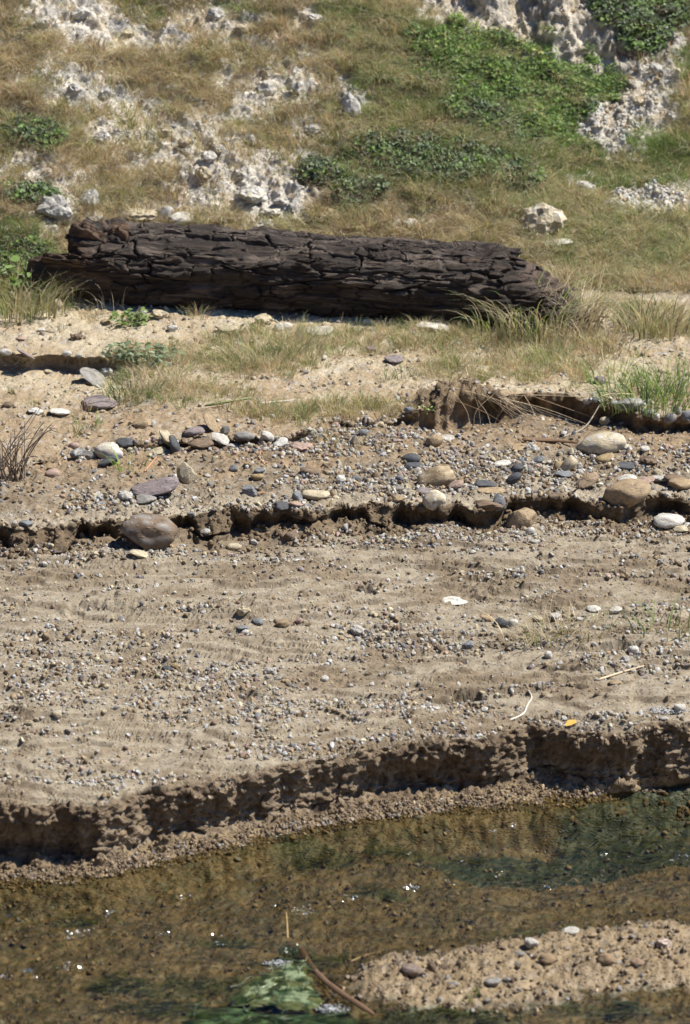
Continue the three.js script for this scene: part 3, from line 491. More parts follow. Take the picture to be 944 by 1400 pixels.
const S = [
  // round the log
  [742, 306, 50, 44, 'cream', 'l', 0, 'cream boulder sitting in grass beyond the right end of the log', 'boulder', 'white'], [758, 330, 50, 11, 'white', 'f', 3, 'flat white slab under the cream boulder beyond the log'],
  [593, 446, 48, 15, 'white', 'f', 4, 'flat bright white slab lying on sand in front of the log'], [250, 298, 36, 18, 'white', 'r', 0, 'smooth white boulder showing above the log', 'boulder'], [228, 293, 22, 20, 'pale', 'a', 0, 'pale angular rock next to the smooth white boulder above the log', 'chalk_rock'],
  [190, 294, 42, 18, 'cream', 'l', 0, 'low cream rock above the left part of the log', 'chalk_rock'], [125, 270, 22, 32, 'pale', 'l', 10, 'tall pale rock standing above the left end of the log', 'chalk_rock'], [447, 299, 28, 22, 'yellow', 'l', 0, 'yellowish tan rock peeping over the middle of the log', 'boulder', 'cream'],
  [75, 288, 42, 34, 'pale', 'l', 0, 'wide lumpy chalk rock on the slope left of the log', 'chalk_rock'], [55, 432, 20, 9, 'cream', 'r', 0, 'oval cream stone on sand left of the log'], [80, 415, 15, 16, 'cream', 'r', 0, 'upright cream stone in grass at the left end of the log'], [57, 451, 11, 6, 'white', 'a', 0, 'small white stone on sand below the oval cream one'],
  [190, 430, 20, 8, 'grey', 'f', 0, 'small grey stone by the weed in front of the log'], [216, 431, 22, 13, 'cream', 'l', 0, 'cream stone beside the weed in front of the log'], [310, 449, 28, 10, 'cream', 'r', 0, 'low cream stone in front of the middle of the log'], [388, 446, 24, 13, 'white', 'a', 0, 'pale angular stone in front of the middle of the log'],
  [436, 452, 38, 9, 'pale', 'f', 0, 'long flat pale stone in front of the log'], [360, 437, 24, 15, 'cream', 'l', 0, 'cream lump at the foot of the log'], [105, 461, 15, 9, 'brown', 'l', 0, 'small brown stone on pale sand'], [145, 440, 14, 8, 'tan', 'r', 0, 'small tan stone on sand below the end of the log'], [237, 449, 14, 9, 'white', 'l', 0, 'small white lump on sand in front of the log'], [30, 462, 16, 6, 'pink', 'f', 0, 'flat pinkish chip on sand near the left step'],
  [500, 440, 14, 8, 'pale', 'a', 0, 'small pale stone on sand under the log shade'], [628, 446, 12, 7, 'pink', 'l', 0, 'pinkish stone beside the flat bright white slab'],
  // left of the terrace
  [128, 521, 46, 12, 'grey', 'f', 32, 'grey slate slab leaning on edge on the terrace'], [146, 508, 16, 12, 'white', 'r', 0, 'white stone at the top of the leaning slate slab'], [136, 549, 50, 16, 'lilac', 'f', 0, 'wide dull brown slab below the leaning slate'], [82, 563, 28, 8, 'white', 'f', 6, 'long white flat stone on the sand'], [48, 562, 20, 9, 'white', 'l', 0, 'white lump beside the long white flat stone'], [10, 553, 16, 9, 'brown', 'r', 0, 'round brown stone on pale sand'],
  [8, 488, 18, 11, 'pale', 'r', 0, 'pale stone in the shade of the small step'], [36, 492, 26, 6, 'lilac', 'f', 30, 'grey stick-like slate in the shade of the small step'], [92, 488, 12, 9, 'white', 'a', 0, 'white chip under the small step'], [108, 486, 9, 7, 'pale', 'a', 0, 'pale chip under the small step'], [66, 508, 12, 6, 'cream', 'r', 0, 'cream pebble on sand by the small step'], [195, 578, 24, 17, 'tan', 'a', 0, 'tan pyramid-shaped stone on bare reddish sand'],
  [560, 560, 14, 10, 'blue', 'a', 0, 'bluish stone on the edge of the terrace beside the root mound'], [820, 520, 16, 14, 'lilac', 'a', 0, 'dull purple stone beside the green grass clump'], [508, 366 + 110, 14, 10, 'lilac', 'f', 0, 'dull purple flat stone on the weedy terrace'], [540, 490, 26, 12, 'lilac', 'f', 5, 'purple grey slab on the weedy terrace'],
  // gravel shelf, left
  [150, 616, 38, 24, 'white', 'r', 4, 'smooth whitish cobble with a dark slate against it', 'stone', 'cream'], [148, 631, 30, 12, 'slate', 'f', -16, 'dark slate leaning on the smooth whitish cobble'], [106, 619, 20, 13, 'blue', 'f', -20, 'pale bluish chip left of the whitish cobble', 'stone', 'pale'], [122, 622, 22, 14, 'grey', 'a', 0, 'grey stone between the bluish chip and whitish cobble'], [102, 609, 14, 10, 'pink', 'r', 0, 'small pinkish stone at the edge of the gravel shelf'], [172, 604, 28, 11, 'slate', 'f', 0, 'dark grey slab behind the smooth whitish cobble'],
  [228, 602, 28, 10, 'cream', 'o', 55, 'long white stone standing on end in the gravel shelf'], [238, 611, 26, 13, 'slate', 'o', 68, 'dark slate standing on end beside the long white stone'], [215, 618, 24, 7, 'cream', 'f', -14, 'flat cream chip below the standing white stone'], [255, 643, 29, 37, 'cream', 'b', 3, 'upright block-shaped cream stone with rounded corners'], [216, 668, 70, 24, 'lilac', 'b', -10, 'long purplish grey shale slab below the cream block'],
  [197, 682, 32, 11, 'grey', 'f', 0, 'flat grey stone in front of the shale slab'], [170, 680, 19, 14, 'pale', 'l', 0, 'pale lump left of the flat grey stone'], [122, 690, 11, 9, 'cream', 'l', 0, 'small cream stone on the muddy shelf'], [72, 646, 20, 12, 'pink', 'o', 0, 'pinkish oval stone near the bare twig bush'], [205, 727, 76, 50, 'brown', 'r', 4, 'big brown boulder stuck in the edge of the gravel shelf', 'boulder', 'grey'], [36, 716, 18, 10, 'blue', 'f', 6, 'blue-grey stone on the lip of the gravel shelf'],
  [265, 590, 28, 14, 'lilac', 'a', 0, 'purplish grey stone in the heap right of the standing slate'], [290, 584, 30, 10, 'tan', 'f', 52, 'long tan chip leaning up out of the stone heap'], [308, 588, 14, 15, 'grey', 'b', 0, 'small grey block at the top of the stone heap'], [302, 603, 26, 11, 'pale', 'f', 28, 'pale slab leaning in the stone heap'], [334, 598, 26, 14, 'grey', 'a', 0, 'grey wedge-shaped stone in the stone heap'], [275, 605, 34, 13, 'brown', 'a', 5, 'dark brown slab in the stone heap'], [258, 585, 9, 8, 'cream', 'r', 0, 'little cream pebble on top of the stone heap'],
  [318, 610, 20, 9, 'pale', 'a', 8, 'pale chip at the foot of the stone heap'], [352, 652, 17, 10, 'yellow', 'r', 0, 'oval yellow pebble on reddish earth'], [340, 634, 12, 7, 'yellow', 'r', 0, 'small yellow pebble above the oval yellow one'], [320, 640, 11, 14, 'blue', 'a', 0, 'small bluish stone on reddish earth'], [355, 643, 15, 8, 'blue', 'f', -8, 'flat bluish chip between the yellow pebbles'], [342, 671, 22, 15, 'blue', 'a', 20, 'blue-grey stone at the lip above the ledge'],
  [407, 677, 14, 22, 'blue', 'f', -14, 'blue-grey stone standing beside the pointed cream one'], [432, 677, 36, 13, 'cream', 'o', 4, 'pointed cream stone lying on the gravel shelf'], [455, 676, 8, 12, 'tan', 'b', 0, 'small tan block at the tip of the pointed cream stone'], [425, 644, 28, 12, 'brown', 'f', 8, 'brown slab above the pointed cream stone'], [466, 655, 15, 13, 'white', 'a', 22, 'bright white angular stone in the shelf gravel'], [383, 693, 24, 11, 'slate', 'a', 6, 'dark slate stone on the lip of the gravel shelf'],
  [404, 690, 20, 9, 'pink', 'r', 0, 'flat pinkish pebble on the lip beside the dark slate'], [428, 591, 14, 10, 'pale', 'a', 0, 'pale bluish pebble at the top of the shelf gravel'], [414, 612, 28, 11, 'pink', 'l', 4, 'pinkish stone in the pale gravel heap'], [365, 599, 22, 14, 'pale', 'a', 30, 'pale slab in the pale gravel heap'], [382, 606, 24, 13, 'white', 'a', -20, 'white slab in the pale gravel heap'], [498, 591, 15, 9, 'blue', 'a', 0, 'bluish stone at the top edge of the shelf'], [486, 601, 10, 15, 'cream', 'a', 8, 'small cream stone standing in the shelf gravel'],
  [399, 733, 20, 14, 'brown', 'r', 0, 'round reddish brown stone below the ledge'], [320, 748, 20, 10, 'cream', 'o', 0, 'oval cream pebble below the ledge'], [348, 741, 10, 8, 'white', 'a', 10, 'small white chip below the ledge'], [282, 728, 14, 9, 'pale', 'a', 0, 'pale stone on the crumbled ledge beside the boulder'], [487, 655, 13, 10, 'blue', 'a', 0, 'bluish stone right of the bright white angular one'], [515, 650, 9, 11, 'tan', 'r', 0, 'tan pebble in the middle of the shelf'], [473, 722, 9, 13, 'pale', 'f', 12, 'pale chip on the crumbled ledge'], [190, 758, 26, 9, 'cream', 'a', 12, 'cream angular stone below the big brown boulder'], [132, 758, 12, 8, 'cream', 'l', 0, 'cream pebble below the ledge left of the boulder'], [262, 722, 10, 8, 'grey', 'r', 0, 'grey pebble beside the big brown boulder'],
  // gravel shelf, right
  [562, 628, 26, 16, 'slate', 'o', -14, 'dark slate cobble in the right part of the shelf'], [568, 639, 28, 11, 'slate', 'o', 4, 'dark slate chip under the dark slate cobble'], [594, 603, 24, 17, 'tan', 'b', -20, 'tan half-round stone under the root mound'], [611, 598, 20, 7, 'pale', 'f', 0, 'flat pale stone beside the tan half-round one'], [598, 653, 52, 27, 'tan', 'o', -14, 'large tan stone with a pink stone at its tip', 'stone', 'cream'], [624, 663, 20, 10, 'pink', 'a', -18, 'pink stone at the tip of the large tan one'], [594, 682, 30, 27, 'cream', 'r', -20, 'round cream cobble sitting on the ledge lip', 'stone', 'white'],
  [547, 655, 11, 11, 'blue', 'r', 0, 'round dark bluish pebble left of the large tan stone'], [543, 681, 20, 9, 'tan', 'a', 0, 'small tan stone left of the round cream cobble'], [546, 668, 14, 8, 'grey', 'a', 0, 'grey chip left of the large tan stone'], [578, 671, 22, 10, 'lilac', 'f', 5, 'dull purple slab behind the round cream cobble'], [664, 663, 28, 10, 'slate', 'f', 5, 'flat slate above the tan finger-shaped stone'], [671, 671, 38, 9, 'tan', 'o', 4, 'tan finger-shaped stone on the smooth lip'], [681, 687, 21, 26, 'blue', 'b', 8, 'bluish grey angular stone standing on the ledge'],
  [668, 707, 40, 16, 'brown', 'b', 4, 'brown block below the standing bluish stone'], [711, 707, 46, 34, 'tan', 'b', 6, 'olive tan block with flat face under the ledge', 'stone', 'brown'], [687, 634, 24, 8, 'white', 'f', -8, 'flat bright white stone among the dark pebbles'], [706, 640, 22, 15, 'slate', 'a', -25, 'dark stone right of the flat bright white one'], [703, 655, 22, 12, 'slate', 'o', -32, 'dark slate leaning below the flat bright white stone'], [726, 612, 14, 13, 'pale', 'l', 0, 'pale curled stone above the dark pebbles'], [716, 612, 38, 6, 'tan', 'f', 0, 'thin tan slab under the pale curled stone'], [737, 629, 16, 10, 'blue', 'a', -15, 'bluish stone below the pale curled one'],
  [725, 725, 12, 14, 'white', 'a', 30, 'white pebble below the olive tan block'], [730, 740, 11, 8, 'pale', 'a', 0, 'pale bluish pebble below the white one'], [824, 606, 61, 31, 'cream', 'o', -8, 'largest cream cobble under the stony terrace edge', 'boulder', 'pale'], [829, 627, 28, 13, 'yellow', 'o', -10, 'yellowish stone tucked under the largest cream cobble'], [779, 637, 32, 15, 'cream', 'o', -48, 'tapered cream stone tilted on the shelf'], [763, 637, 12, 18, 'tan', 'o', 10, 'narrow tan stone beside the tapered cream one'], [803, 661, 36, 16, 'tan', 'a', -36, 'tan wedge tilted near the big tan boulder', 'stone', 'pink'],
  [859, 673, 62, 37, 'tan', 'r', -6, 'big tan boulder overhanging the ledge', 'boulder', 'brown'], [858, 655, 26, 13, 'white', 'a', 0, 'white stone behind the big tan boulder'], [882, 659, 26, 10, 'pink', 'f', -14, 'pinkish grey slab behind the big tan boulder'], [904, 654, 26, 11, 'pale', 'f', 0, 'pale flat stone right of the pinkish slab'], [932, 662, 36, 13, 'tan', 'o', 5, 'long tan stone near the shelf lip', 'stone', 'yellow'], [922, 655, 26, 10, 'brown', 'o', 8, 'brown stone behind the long tan one'], [915, 711, 42, 18, 'white', 'o', 4, 'oval whitish cobble below the ledge', 'stone', 'pale'],
  [932, 722, 26, 8, 'cream', 'f', 0, 'flat cream stone beside the oval whitish cobble'], [900, 645, 14, 9, 'cream', 'r', 0, 'small cream pebble on the shelf above the pale flat stone'], [882, 614, 13, 8, 'white', 'r', 0, 'white pebble right of the largest cream cobble'], [887, 630, 22, 11, 'brown', 'l', 0, 'brown stone right of the yellowish one'], [858, 637, 34, 10, 'slate', 'f', 0, 'dark slab below the yellowish stone'], [770, 648, 26, 9, 'blue', 'f', 0, 'flat bluish slab below the narrow tan stone'], [762, 680, 22, 9, 'brown', 'f', 0, 'brown flat stone on the smooth shelf lip'],
  [860, 574, 36, 16, 'grey', 'o', -10, 'large grey cobble wedged under the terrace edge', 'stone', 'pale'], [803, 572, 9, 13, 'white', 'o', 80, 'little white stone standing under the terrace edge'], [815, 569, 11, 9, 'blue', 'r', 0, 'bluish pebble under the terrace edge'], [827, 575, 14, 12, 'cream', 'r', 0, 'round cream pebble under the terrace edge'], [841, 574, 14, 9, 'pale', 'r', 0, 'oval pale blue pebble under the terrace edge'], [885, 575, 22, 12, 'grey', 'r', 0, 'grey cobble right of the large grey one'], [897, 576, 10, 10, 'white', 'r', 0, 'white pebble among grey cobbles under the terrace edge'],
  [916, 576, 18, 14, 'grey', 'o', -30, 'tilted grey cobble under the terrace edge'], [926, 561, 12, 16, 'grey', 'r', 0, 'upright grey cobble in the terrace edge'], [940, 568, 17, 16, 'blue', 'r', 0, 'blue-grey cobble in the terrace edge'],
  // gravel bar
  [622, 823, 32, 7, 'white', 'f', 5, 'flat bright white stone alone on the gravel bar'], [665, 845, 17, 11, 'tan', 'a', 16, 'tan stone left of the dark rounded one on the bar'], [686, 850, 19, 15, 'slate', 'r', 0, 'dark rounded stone on the bar between tan and white ones'], [702, 851, 13, 12, 'white', 'r', 0, 'white round stone right of the dark rounded one'], [352, 851, 16, 12, 'blue', 'a', 0, 'blue stone on the gravel bar'], [333, 858, 18, 7, 'blue', 'f', 0, 'flat blue stone beside the blue one on the bar'], [333, 836, 18, 13, 'cream', 'l', 0, 'cream stone above the blue ones on the bar'], [335, 865, 11, 6, 'white', 'r', 0, 'white pebble below the flat blue stone'],
  [410, 848, 13, 10, 'pink', 'a', 12, 'pinkish stone on the bar beside a small brown clod'], [387, 852, 18, 10, 'earth', 'c', 0, 'small brown clod beside the pinkish stone', 'soil_clod'], [63, 871, 10, 12, 'tan', 'r', 0, 'upright tan pebble on the left of the bar'], [868, 888, 17, 12, 'white', 'r', 0, 'white stone in the pebble patch below the grass wisps'], [855, 900, 13, 9, 'pale', 'a', 0, 'pale stone in the pebble patch below the grass wisps'], [812, 832, 18, 8, 'white', 'f', 4, 'white flat stone in the line of grass wisps'], [842, 835, 14, 8, 'white', 'l', 0, 'white lump in the line of grass wisps'], [750, 895, 11, 12, 'white', 'a', 20, 'small white angular stone on the bar'],
  [842, 934, 18, 7, 'tan', 'o', 5, 'flat tan pebble under the pale stick'], [930, 967, 15, 10, 'white', 'r', 0, 'bright white pebble near the broken bank edge'], [908, 982, 15, 7, 'pale', 'b', 0, 'pale little block near the broken bank edge'], [735, 982, 8, 12, 'cream', 'r', 0, 'upright cream pebble at the bank edge'], [444, 927, 11, 10, 'white', 'a', 0, 'white pebble in the middle of the bar'], [368, 916, 13, 10, 'pale', 'a', 0, 'pale bluish pebble on the bar left of the pit'], [241, 910, 14, 9, 'yellow', 'r', 0, 'yellow pebble on the bar beside a dark one'], [228, 915, 14, 10, 'slate', 'a', 0, 'dark pebble on the bar beside the yellow one'],
  [78, 976, 15, 12, 'cream', 'a', 0, 'cream stone on a low rise of the bar'], [40, 988, 11, 8, 'cream', 'l', 0, 'cream pebble left of the low rise on the bar'], [641, 881, 16, 12, 'blue', 'a', 0, 'dark blue pebble on the bar'], [600, 886, 12, 10, 'brown', 'a', 0, 'brown pebble on the bar near the dark blue one'], [489, 861, 20, 13, 'pale', 'l', 0, 'pale lump in the pebble drift on the bar'], [760, 842, 16, 9, 'pale', 'f', 0, 'pale chip at the left end of the grass wisps'], [790, 846, 14, 8, 'pale', 'a', 0, 'pale stone under the grass wisps'], [735, 846, 16, 9, 'cream', 'a', 0, 'cream stone beside the grass wisps'],
  // low bar in the stream
  [727, 1290, 24, 20, 'pale', 'a', 15, 'pale stone on the wet mud bar beside a brown clod'], [747, 1311, 30, 20, 'earth', 'c', 0, 'brown clod on the mud bar beside the pale stone', 'soil_clod'], [712, 1304, 15, 12, 'grey', 'a', 0, 'grey stone below the pale stone on the mud bar'], [566, 1326, 38, 24, 'brown', 'a', 10, 'brown lump at the tip of the mud bar', 'stone', 'lilac'], [590, 1321, 14, 22, 'brown', 'a', 0, 'narrow brown stone beside the lump at the tip of the mud bar'], [830, 1311, 28, 26, 'earth', 'c', 0, 'large dark clod on the mud bar', 'soil_clod'],
  [907, 1290, 22, 16, 'pink', 'l', 0, 'pinkish white stone on the mud bar', 'stone', 'white'], [892, 1292, 13, 10, 'grey', 'r', 0, 'small grey stone left of the pinkish white one'], [720, 1347, 32, 7, 'tan', 'f', 4, 'flat tan stone at the lower edge of the mud bar'], [872, 1316, 24, 15, 'brown', 'c', 0, 'brown lump right of the large dark clod', 'soil_clod'], [782, 1273, 26, 7, 'pale', 'f', 0, 'pale flat stone at the water line of the mud bar'], [810, 1279, 15, 10, 'tan', 'a', 0, 'tan stone at the water line of the mud bar'], [675, 1341, 28, 14, 'grey', 'a', 0, 'wet grey stone at the lower water line of the mud bar'], [930, 1320, 20, 12, 'earth', 'c', 0, 'small clod near the far end of the mud bar', 'soil_clod'], [655, 1300, 16, 9, 'brown', 'a', 0, 'small brown stone on the mud bar near the water'], [620, 1345, 18, 10, 'grey', 'r', 0, 'grey pebble at the lower edge of the mud bar'],
];
for (const a of S) stone(a[1] > 1200 ? [a[0], a[1], a[2] * 0.85, a[3] * 0.75, ...a.slice(4)] : a);

// chalk lumps standing out of the hillside
{
  const r = rng(404);
  const spots = [[100, 128, 22, 20], [145, 130, 18, 20], [365, 120, 26, 28], [410, 118, 24, 26], [480, 145, 30, 40], [252, 195, 18, 16], [278, 238, 22, 20], [285, 215, 22, 16], [300, 205, 16, 12], [346, 268, 40, 26], [325, 280, 24, 20], [385, 280, 22, 14], [345, 195, 14, 18], [230, 182, 20, 14], [303, 85, 14, 14], [140, 188, 22, 16], [255, 210, 16, 12], [428, 178, 24, 12], [800, 255, 28, 16], [765, 335, 1, 1], [905, 45, 20, 14], [898, 95, 18, 14], [872, 140, 18, 12], [850, 160, 16, 12], [818, 195, 18, 12], [560, 305, 22, 12], [60, 30, 22, 20], [110, 20, 26, 18], [175, 45, 18, 12], [295, 20, 22, 18], [330, 40, 18, 14], [430, 25, 22, 14], [40, 262, 18, 14], [885, 280, 20, 10], [920, 160, 22, 20], [370, 292, 30, 14]];
  for (const [px, py, w, h] of spots.map((q) => [q[0], q[1], q[2] * 0.85, q[3] * 0.85])) {
    if (w < 2) continue;
    const c = r(); const special = { '303,85': 'bright white stone shining in dry grass on the slope', '480,145': 'tall chalk rock beside olive grass in mid slope', '346,268': 'broad white chalk rock above the middle of the log' }[`${px},${py}`];
    stone([px, py, w, h, c < 0.45 && px !== 303 ? 'pale' : c < 0.8 || px === 303 ? 'white' : 'cream', 'l', (r() - 0.5) * 24, special || `${w > 18 ? 'large' : 'small'} rough ${c < 0.45 ? 'pale grey' : c < 0.8 ? 'white' : 'cream'} chalk rock embedded in the grassy slope`, 'chalk_rock', c < 0.45 ? 'white' : 'cream'], special ? {} : { group: 'chalk rocks embedded in the slope' });
  }
}

// ------------------------------------------------------------------ loose gravel: the largest as things, the rest as gravel
const pebbleShapes = [1, 2, 3, 4, 5, 6].map((k) => stoneTint(stoneShape(k + 900, 2, k < 3 ? 2 : 7, 0.16), [1, 1, 1], k, 0.15).scale(1, k % 2 ? 0.62 : 0.75, k % 3 ? 0.8 : 1));
for (const g of pebbleShapes) { const c = g.attributes.color.array; for (let i = 0; i < c.length; i++) c[i] = Math.min(1, c[i] * 1.05); }
const dummy = new THREE.Object3D();
const PALETTE = {
  river: [['grey', 4], ['pale', 6], ['blue', 1.6], ['slate', 0.9], ['white', 2.4], ['cream', 4], ['tan', 5], ['brown', 4], ['earth', 3], ['lilac', 1.2], ['pink', 2]],
  bar: [['tan', 4], ['pale', 5], ['brown', 3], ['grey', 3.5], ['cream', 4.5], ['white', 2.6], ['blue', 1], ['earth', 3], ['lilac', 2], ['pink', 2]],
  wet: [['brown', 4], ['earth', 7], ['tan', 4], ['grey', 1.4]],
  chalk: [['white', 5], ['pale', 5], ['cream', 5], ['tan', 2]],
  sand: [['cream', 5], ['tan', 5], ['pale', 3], ['pink', 2], ['white', 1], ['lilac', 1], ['grey', 1]],
  clod: [['earth', 1]],
};
const pick = (list, r) => { let t = 0; for (const e of list) t += e[1]; t *= r; for (const e of list) { t -= e[1]; if (t <= 0) return e[0]; } return list[0][0]; };
const WORD = { white: 'white', pale: 'pale grey', cream: 'cream', tan: 'tan', brown: 'brown', grey: 'grey', blue: 'blue-grey', slate: 'dark slate', pink: 'pinkish', lilac: 'dull purple', earth: 'brown', yellow: 'yellow' };
function scatter(name, label, material, palette, count, seed, spot, size, single = 0, where = '', flat = 1) {
  const r = rng(seed), all = []; count = Math.round(count * 1.38);
  for (let tries = 0; all.length < count && tries < count * 30; tries++) { const p = spot(r); if (!p) continue; const [x, z] = p, y = groundY(x, z); if (y < -50) continue; all.push({ x, y, z, d: size(r, x, z), c: pick(palette, r()), v: Math.floor(r() * 6), m: 0.75 + 0.5 * r(), a: r() * 6.28, b: (r() - 0.5) * 0.9, e: (r() - 0.5) * 0.9 }); }
  const order = all.slice().sort((a, b) => b.d - a.d), alone = new Set(order.filter((o) => Math.abs(o.x) < 0.0885 * Math.hypot(EYE.y - o.y, EYE.z - o.z) && o.z < 10.1).slice(0, single));
  const pose = (o) => { dummy.position.set(o.x, o.y + o.d * 0.16, o.z); dummy.rotation.set(o.b * flat, o.a, o.e * flat); dummy.scale.set(o.d, o.d * flat, o.d); dummy.updateMatrix(); };
  const tone = material === M.wetStone ? 0.72 : material === M.clod ? 0.85 : 1.35, tint = (o) => new THREE.Color().setRGB(...COL[o.c].map((k) => clamp(k * o.m * tone, 0.01, 0.75)));
  const mats = new Map();
  for (const o of alone) {
    pose(o); const key = o.c + Math.round(o.m * 4); if (!mats.has(key)) { const m = material.clone(); m.color = tint(o); mats.set(key, m); }
    const m = new THREE.Mesh(pebbleShapes[o.v], mats.get(key)); m.position.copy(dummy.position); m.rotation.copy(dummy.rotation); m.scale.copy(dummy.scale);
    top(m, 'pebble', { label: `small ${WORD[o.c]} pebble lying loose ${where}`, category: 'pebble', group: `${WORD[o.c]} pebbles ${where}` });
  }
  const mine = all.filter((o) => !alone.has(o)), im = new THREE.InstancedMesh(pebbleShapes[4], material, mine.length);
  mine.forEach((o, i) => { pose(o); dummy.rotation.set(o.b * 3, o.a, o.e * 3); dummy.scale.set(o.d * (0.7 + 0.1 * o.v), o.d * flat * (1.2 - 0.08 * o.v), o.d); dummy.updateMatrix(); im.setMatrixAt(i, dummy.matrix); im.setColorAt(i, tint(o)); });
  top(im, name, { kind: 'stuff', label, category: 'gravel' });
}
const X = (r, w = 4.3) => (r() * 2 - 1) * w;
// pebble drifts on the shelf: heaps below the terrace edge and the dark drift on the right
const DRIFT = [[330, 600, 150, 16], [420, 605, 130, 22], [530, 595, 60, 18], [680, 645, 110, 24], [760, 640, 70, 22], [480, 655, 80, 14], [140, 612, 70, 12], [230, 605, 60, 14], [880, 630, 70, 16], [560, 655, 60, 18], [400, 690, 100, 8], [160, 685, 60, 10], [870, 575, 80, 7], [40, 600, 50, 14]].map(([px, py, rx, ry]) => { const c = onLevel(px, py, -0.25), u = onLevel(px, py - ry, -0.25), v = onLevel(px, py + ry, -0.25); return { x: c[0], z: c[1], rx: rx / 190, rz: (v[1] - u[1]) / 2, s: 1 }; });
const BARDRIFT = [[110, 900, 130, 26], [540, 875, 110, 14], [250, 920, 140, 20], [60, 960, 60, 30], [860, 895, 60, 16], [420, 960, 220, 18], [800, 975, 140, 14], [450, 1000, 120, 14], [640, 985, 120, 12], [200, 1050, 140, 12], [560, 745, 160, 10], [800, 730, 140, 12], [180, 770, 160, 10]].map(([px, py, rx, ry]) => { const c = onLevel(px, py, -0.5), u = onLevel(px, py - ry, -0.5), v = onLevel(px, py + ry, -0.5); return { x: c[0], z: c[1], rx: rx / 215, rz: (v[1] - u[1]) / 2, s: 1 }; });
const powr = (a, b, k) => (r) => a + (b - a) * Math.pow(r(), k);
scatter('shelf_gravel', 'mixed grey and pale river gravel heaped on the shelf', M.stone, PALETTE.river, 16000, 21, (r) => { const x = X(r), a = z1(x) - 0.03, b = z2(x), z = lerp(a, b, r()); return r() < 0.06 + 1.0 * cover(DRIFT, x, z, 0.6) * ss(-0.5, 0.2, n3(x * 5, 1, z * 6)) ? [x, z] : null; }, powr(0.008, 0.050, 4.6), 60, 'on the gravel shelf');
scatter('bar_gravel', 'fine mixed gravel strewn over the sandy bar', M.stone, PALETTE.bar, 22000, 22, (r) => { const x = X(r), z = lerp(z2(x) + 0.08, z3(x) - 0.02, r()); return r() < 0.02 + 0.6 * ss(0.08, 0.45, fbm(x * 0.8, 8, z * 4.6, 3)) + 0.8 * cover(BARDRIFT, x, z, 0.7) * ss(-0.4, 0.2, n3(x * 3, 2, z * 7)) ? [x, z] : null; }, powr(0.008, 0.048, 4.8), 70, 'on the sandy gravel bar');
scatter('terrace_gravel', 'small pale chips strewn over the terrace sand', M.stone, PALETTE.sand, 6500, 23, (r) => { const x = X(r), z = lerp(-0.4, z1(x) - 0.02, r()); return r() < 0.2 + 0.8 * ss(0, 0.5, fbm(x * 1.8, 3, z * 3, 3)) ? [x, z] : null; }, powr(0.008, 0.05, 5), 12, 'on the terrace sand');
scatter('bank_gravel', 'small wet brown pebbles packed along the foot of the bank', M.wetStone, PALETTE.wet, 6000, 24, (r) => { const x = X(r, 3.6), a = lerp(z3(x) + 0.05, eW(x), 0.2); return [x, lerp(a, eW(x) + 0.1, Math.pow(r(), 0.7))]; }, powr(0.010, 0.036, 2.5), 0);
scatter('mud_bar_gravel', 'small brown pebbles set in the wet mud bar', M.wetStone, PALETTE.wet, 1300, 25, (r) => { const x = lerp(xBar + 0.1, 3.6, r()), z = lerp(b1(x) - 0.04, b2(x) + 0.05, r()); return [x, z]; }, powr(0.010, 0.045, 3.4), 14, 'on the wet mud bar');
scatter('bed_gravel', 'brown pebbles lying on the stream bed under water', M.wetStone, PALETTE.wet, 2200, 26, (r) => { const x = X(r, 3.6), z = lerp(eW(x) + 0.15, 10.6, r()); return r() < 0.1 + 0.9 * ss(-0.1, 0.4, fbm(x * 2, 5, z * 5, 2)) ? [x, z] : null; }, powr(0.012, 0.05, 3), 0);
scatter('chalk_rubble', 'chalk rubble spilled over the grassy slope', M.stone, PALETTE.chalk, 5200, 27, (r) => { const x = X(r), z = lerp(-4, -0.5, r()); return r() < 0.02 + 0.04 * cover(CHALK, x, z) + 0.6 * cover(GULLY, x, z) ? [x, z] : null; }, powr(0.010, 0.055, 4), 0);
scatter('soil_crumbs', 'brown crumbs of earth fallen below the ledge', M.clod, PALETTE.clod, 1900, 28, (r) => { const x = X(r), k = ss(-0.3, 0.4, n3(x * 1.2, 2, 0) + 0.2); return r() < 0.25 + k ? [x, z2(x) - 0.02 + 0.34 * Math.pow(r(), 1.8)] : null; }, powr(0.010, 0.055, 2.6), 0);
scatter('bank_crumbs', 'brown crumbs of earth fallen from the stream bank', M.clod, PALETTE.clod, 700, 29, (r) => { const x = X(r, 3.6), a = z3(x); return [x, a + 0.02 + 0.22 * r()]; }, powr(0.012, 0.05, 2.6), 0);
scatter('bar_crumbs', 'brown crumbs of earth on rough patches of the bar', M.clod, [['earth', 3], ['brown', 2], ['tan', 1]], 1300, 30, (r) => { const x = X(r), z = lerp(z2(x) + 0.1, z3(x) - 0.01, r()); return r() < roughPatch(x, z) ? [x, z] : null; }, powr(0.008, 0.028, 3), 0);
scatter('quartz_chips', 'scattered bright whitish chips on the gravel bar', M.stone, [['white', 3], ['pale', 2], ['cream', 2]], 4200, 31, (r) => { const x = X(r), z = lerp(z2(x) + 0.1, z3(x) - 0.02, r()); return r() < 0.12 + 0.88 * cover(BARDRIFT, x, z, 0.8) ? [x, z] : null; }, powr(0.010, 0.038, 3), 0);
scatter('shelf_chips', 'scattered bright whitish chips among the shelf gravel', M.stone, [['white', 3], ['pale', 3], ['cream', 2]], 900, 32, (r) => { const x = X(r), z = lerp(z1(x), z2(x), r()); return r() < 0.15 + 0.85 * cover(DRIFT, x, z, 0.8) ? [x, z] : null; }, powr(0.012, 0.045, 2.5), 0);

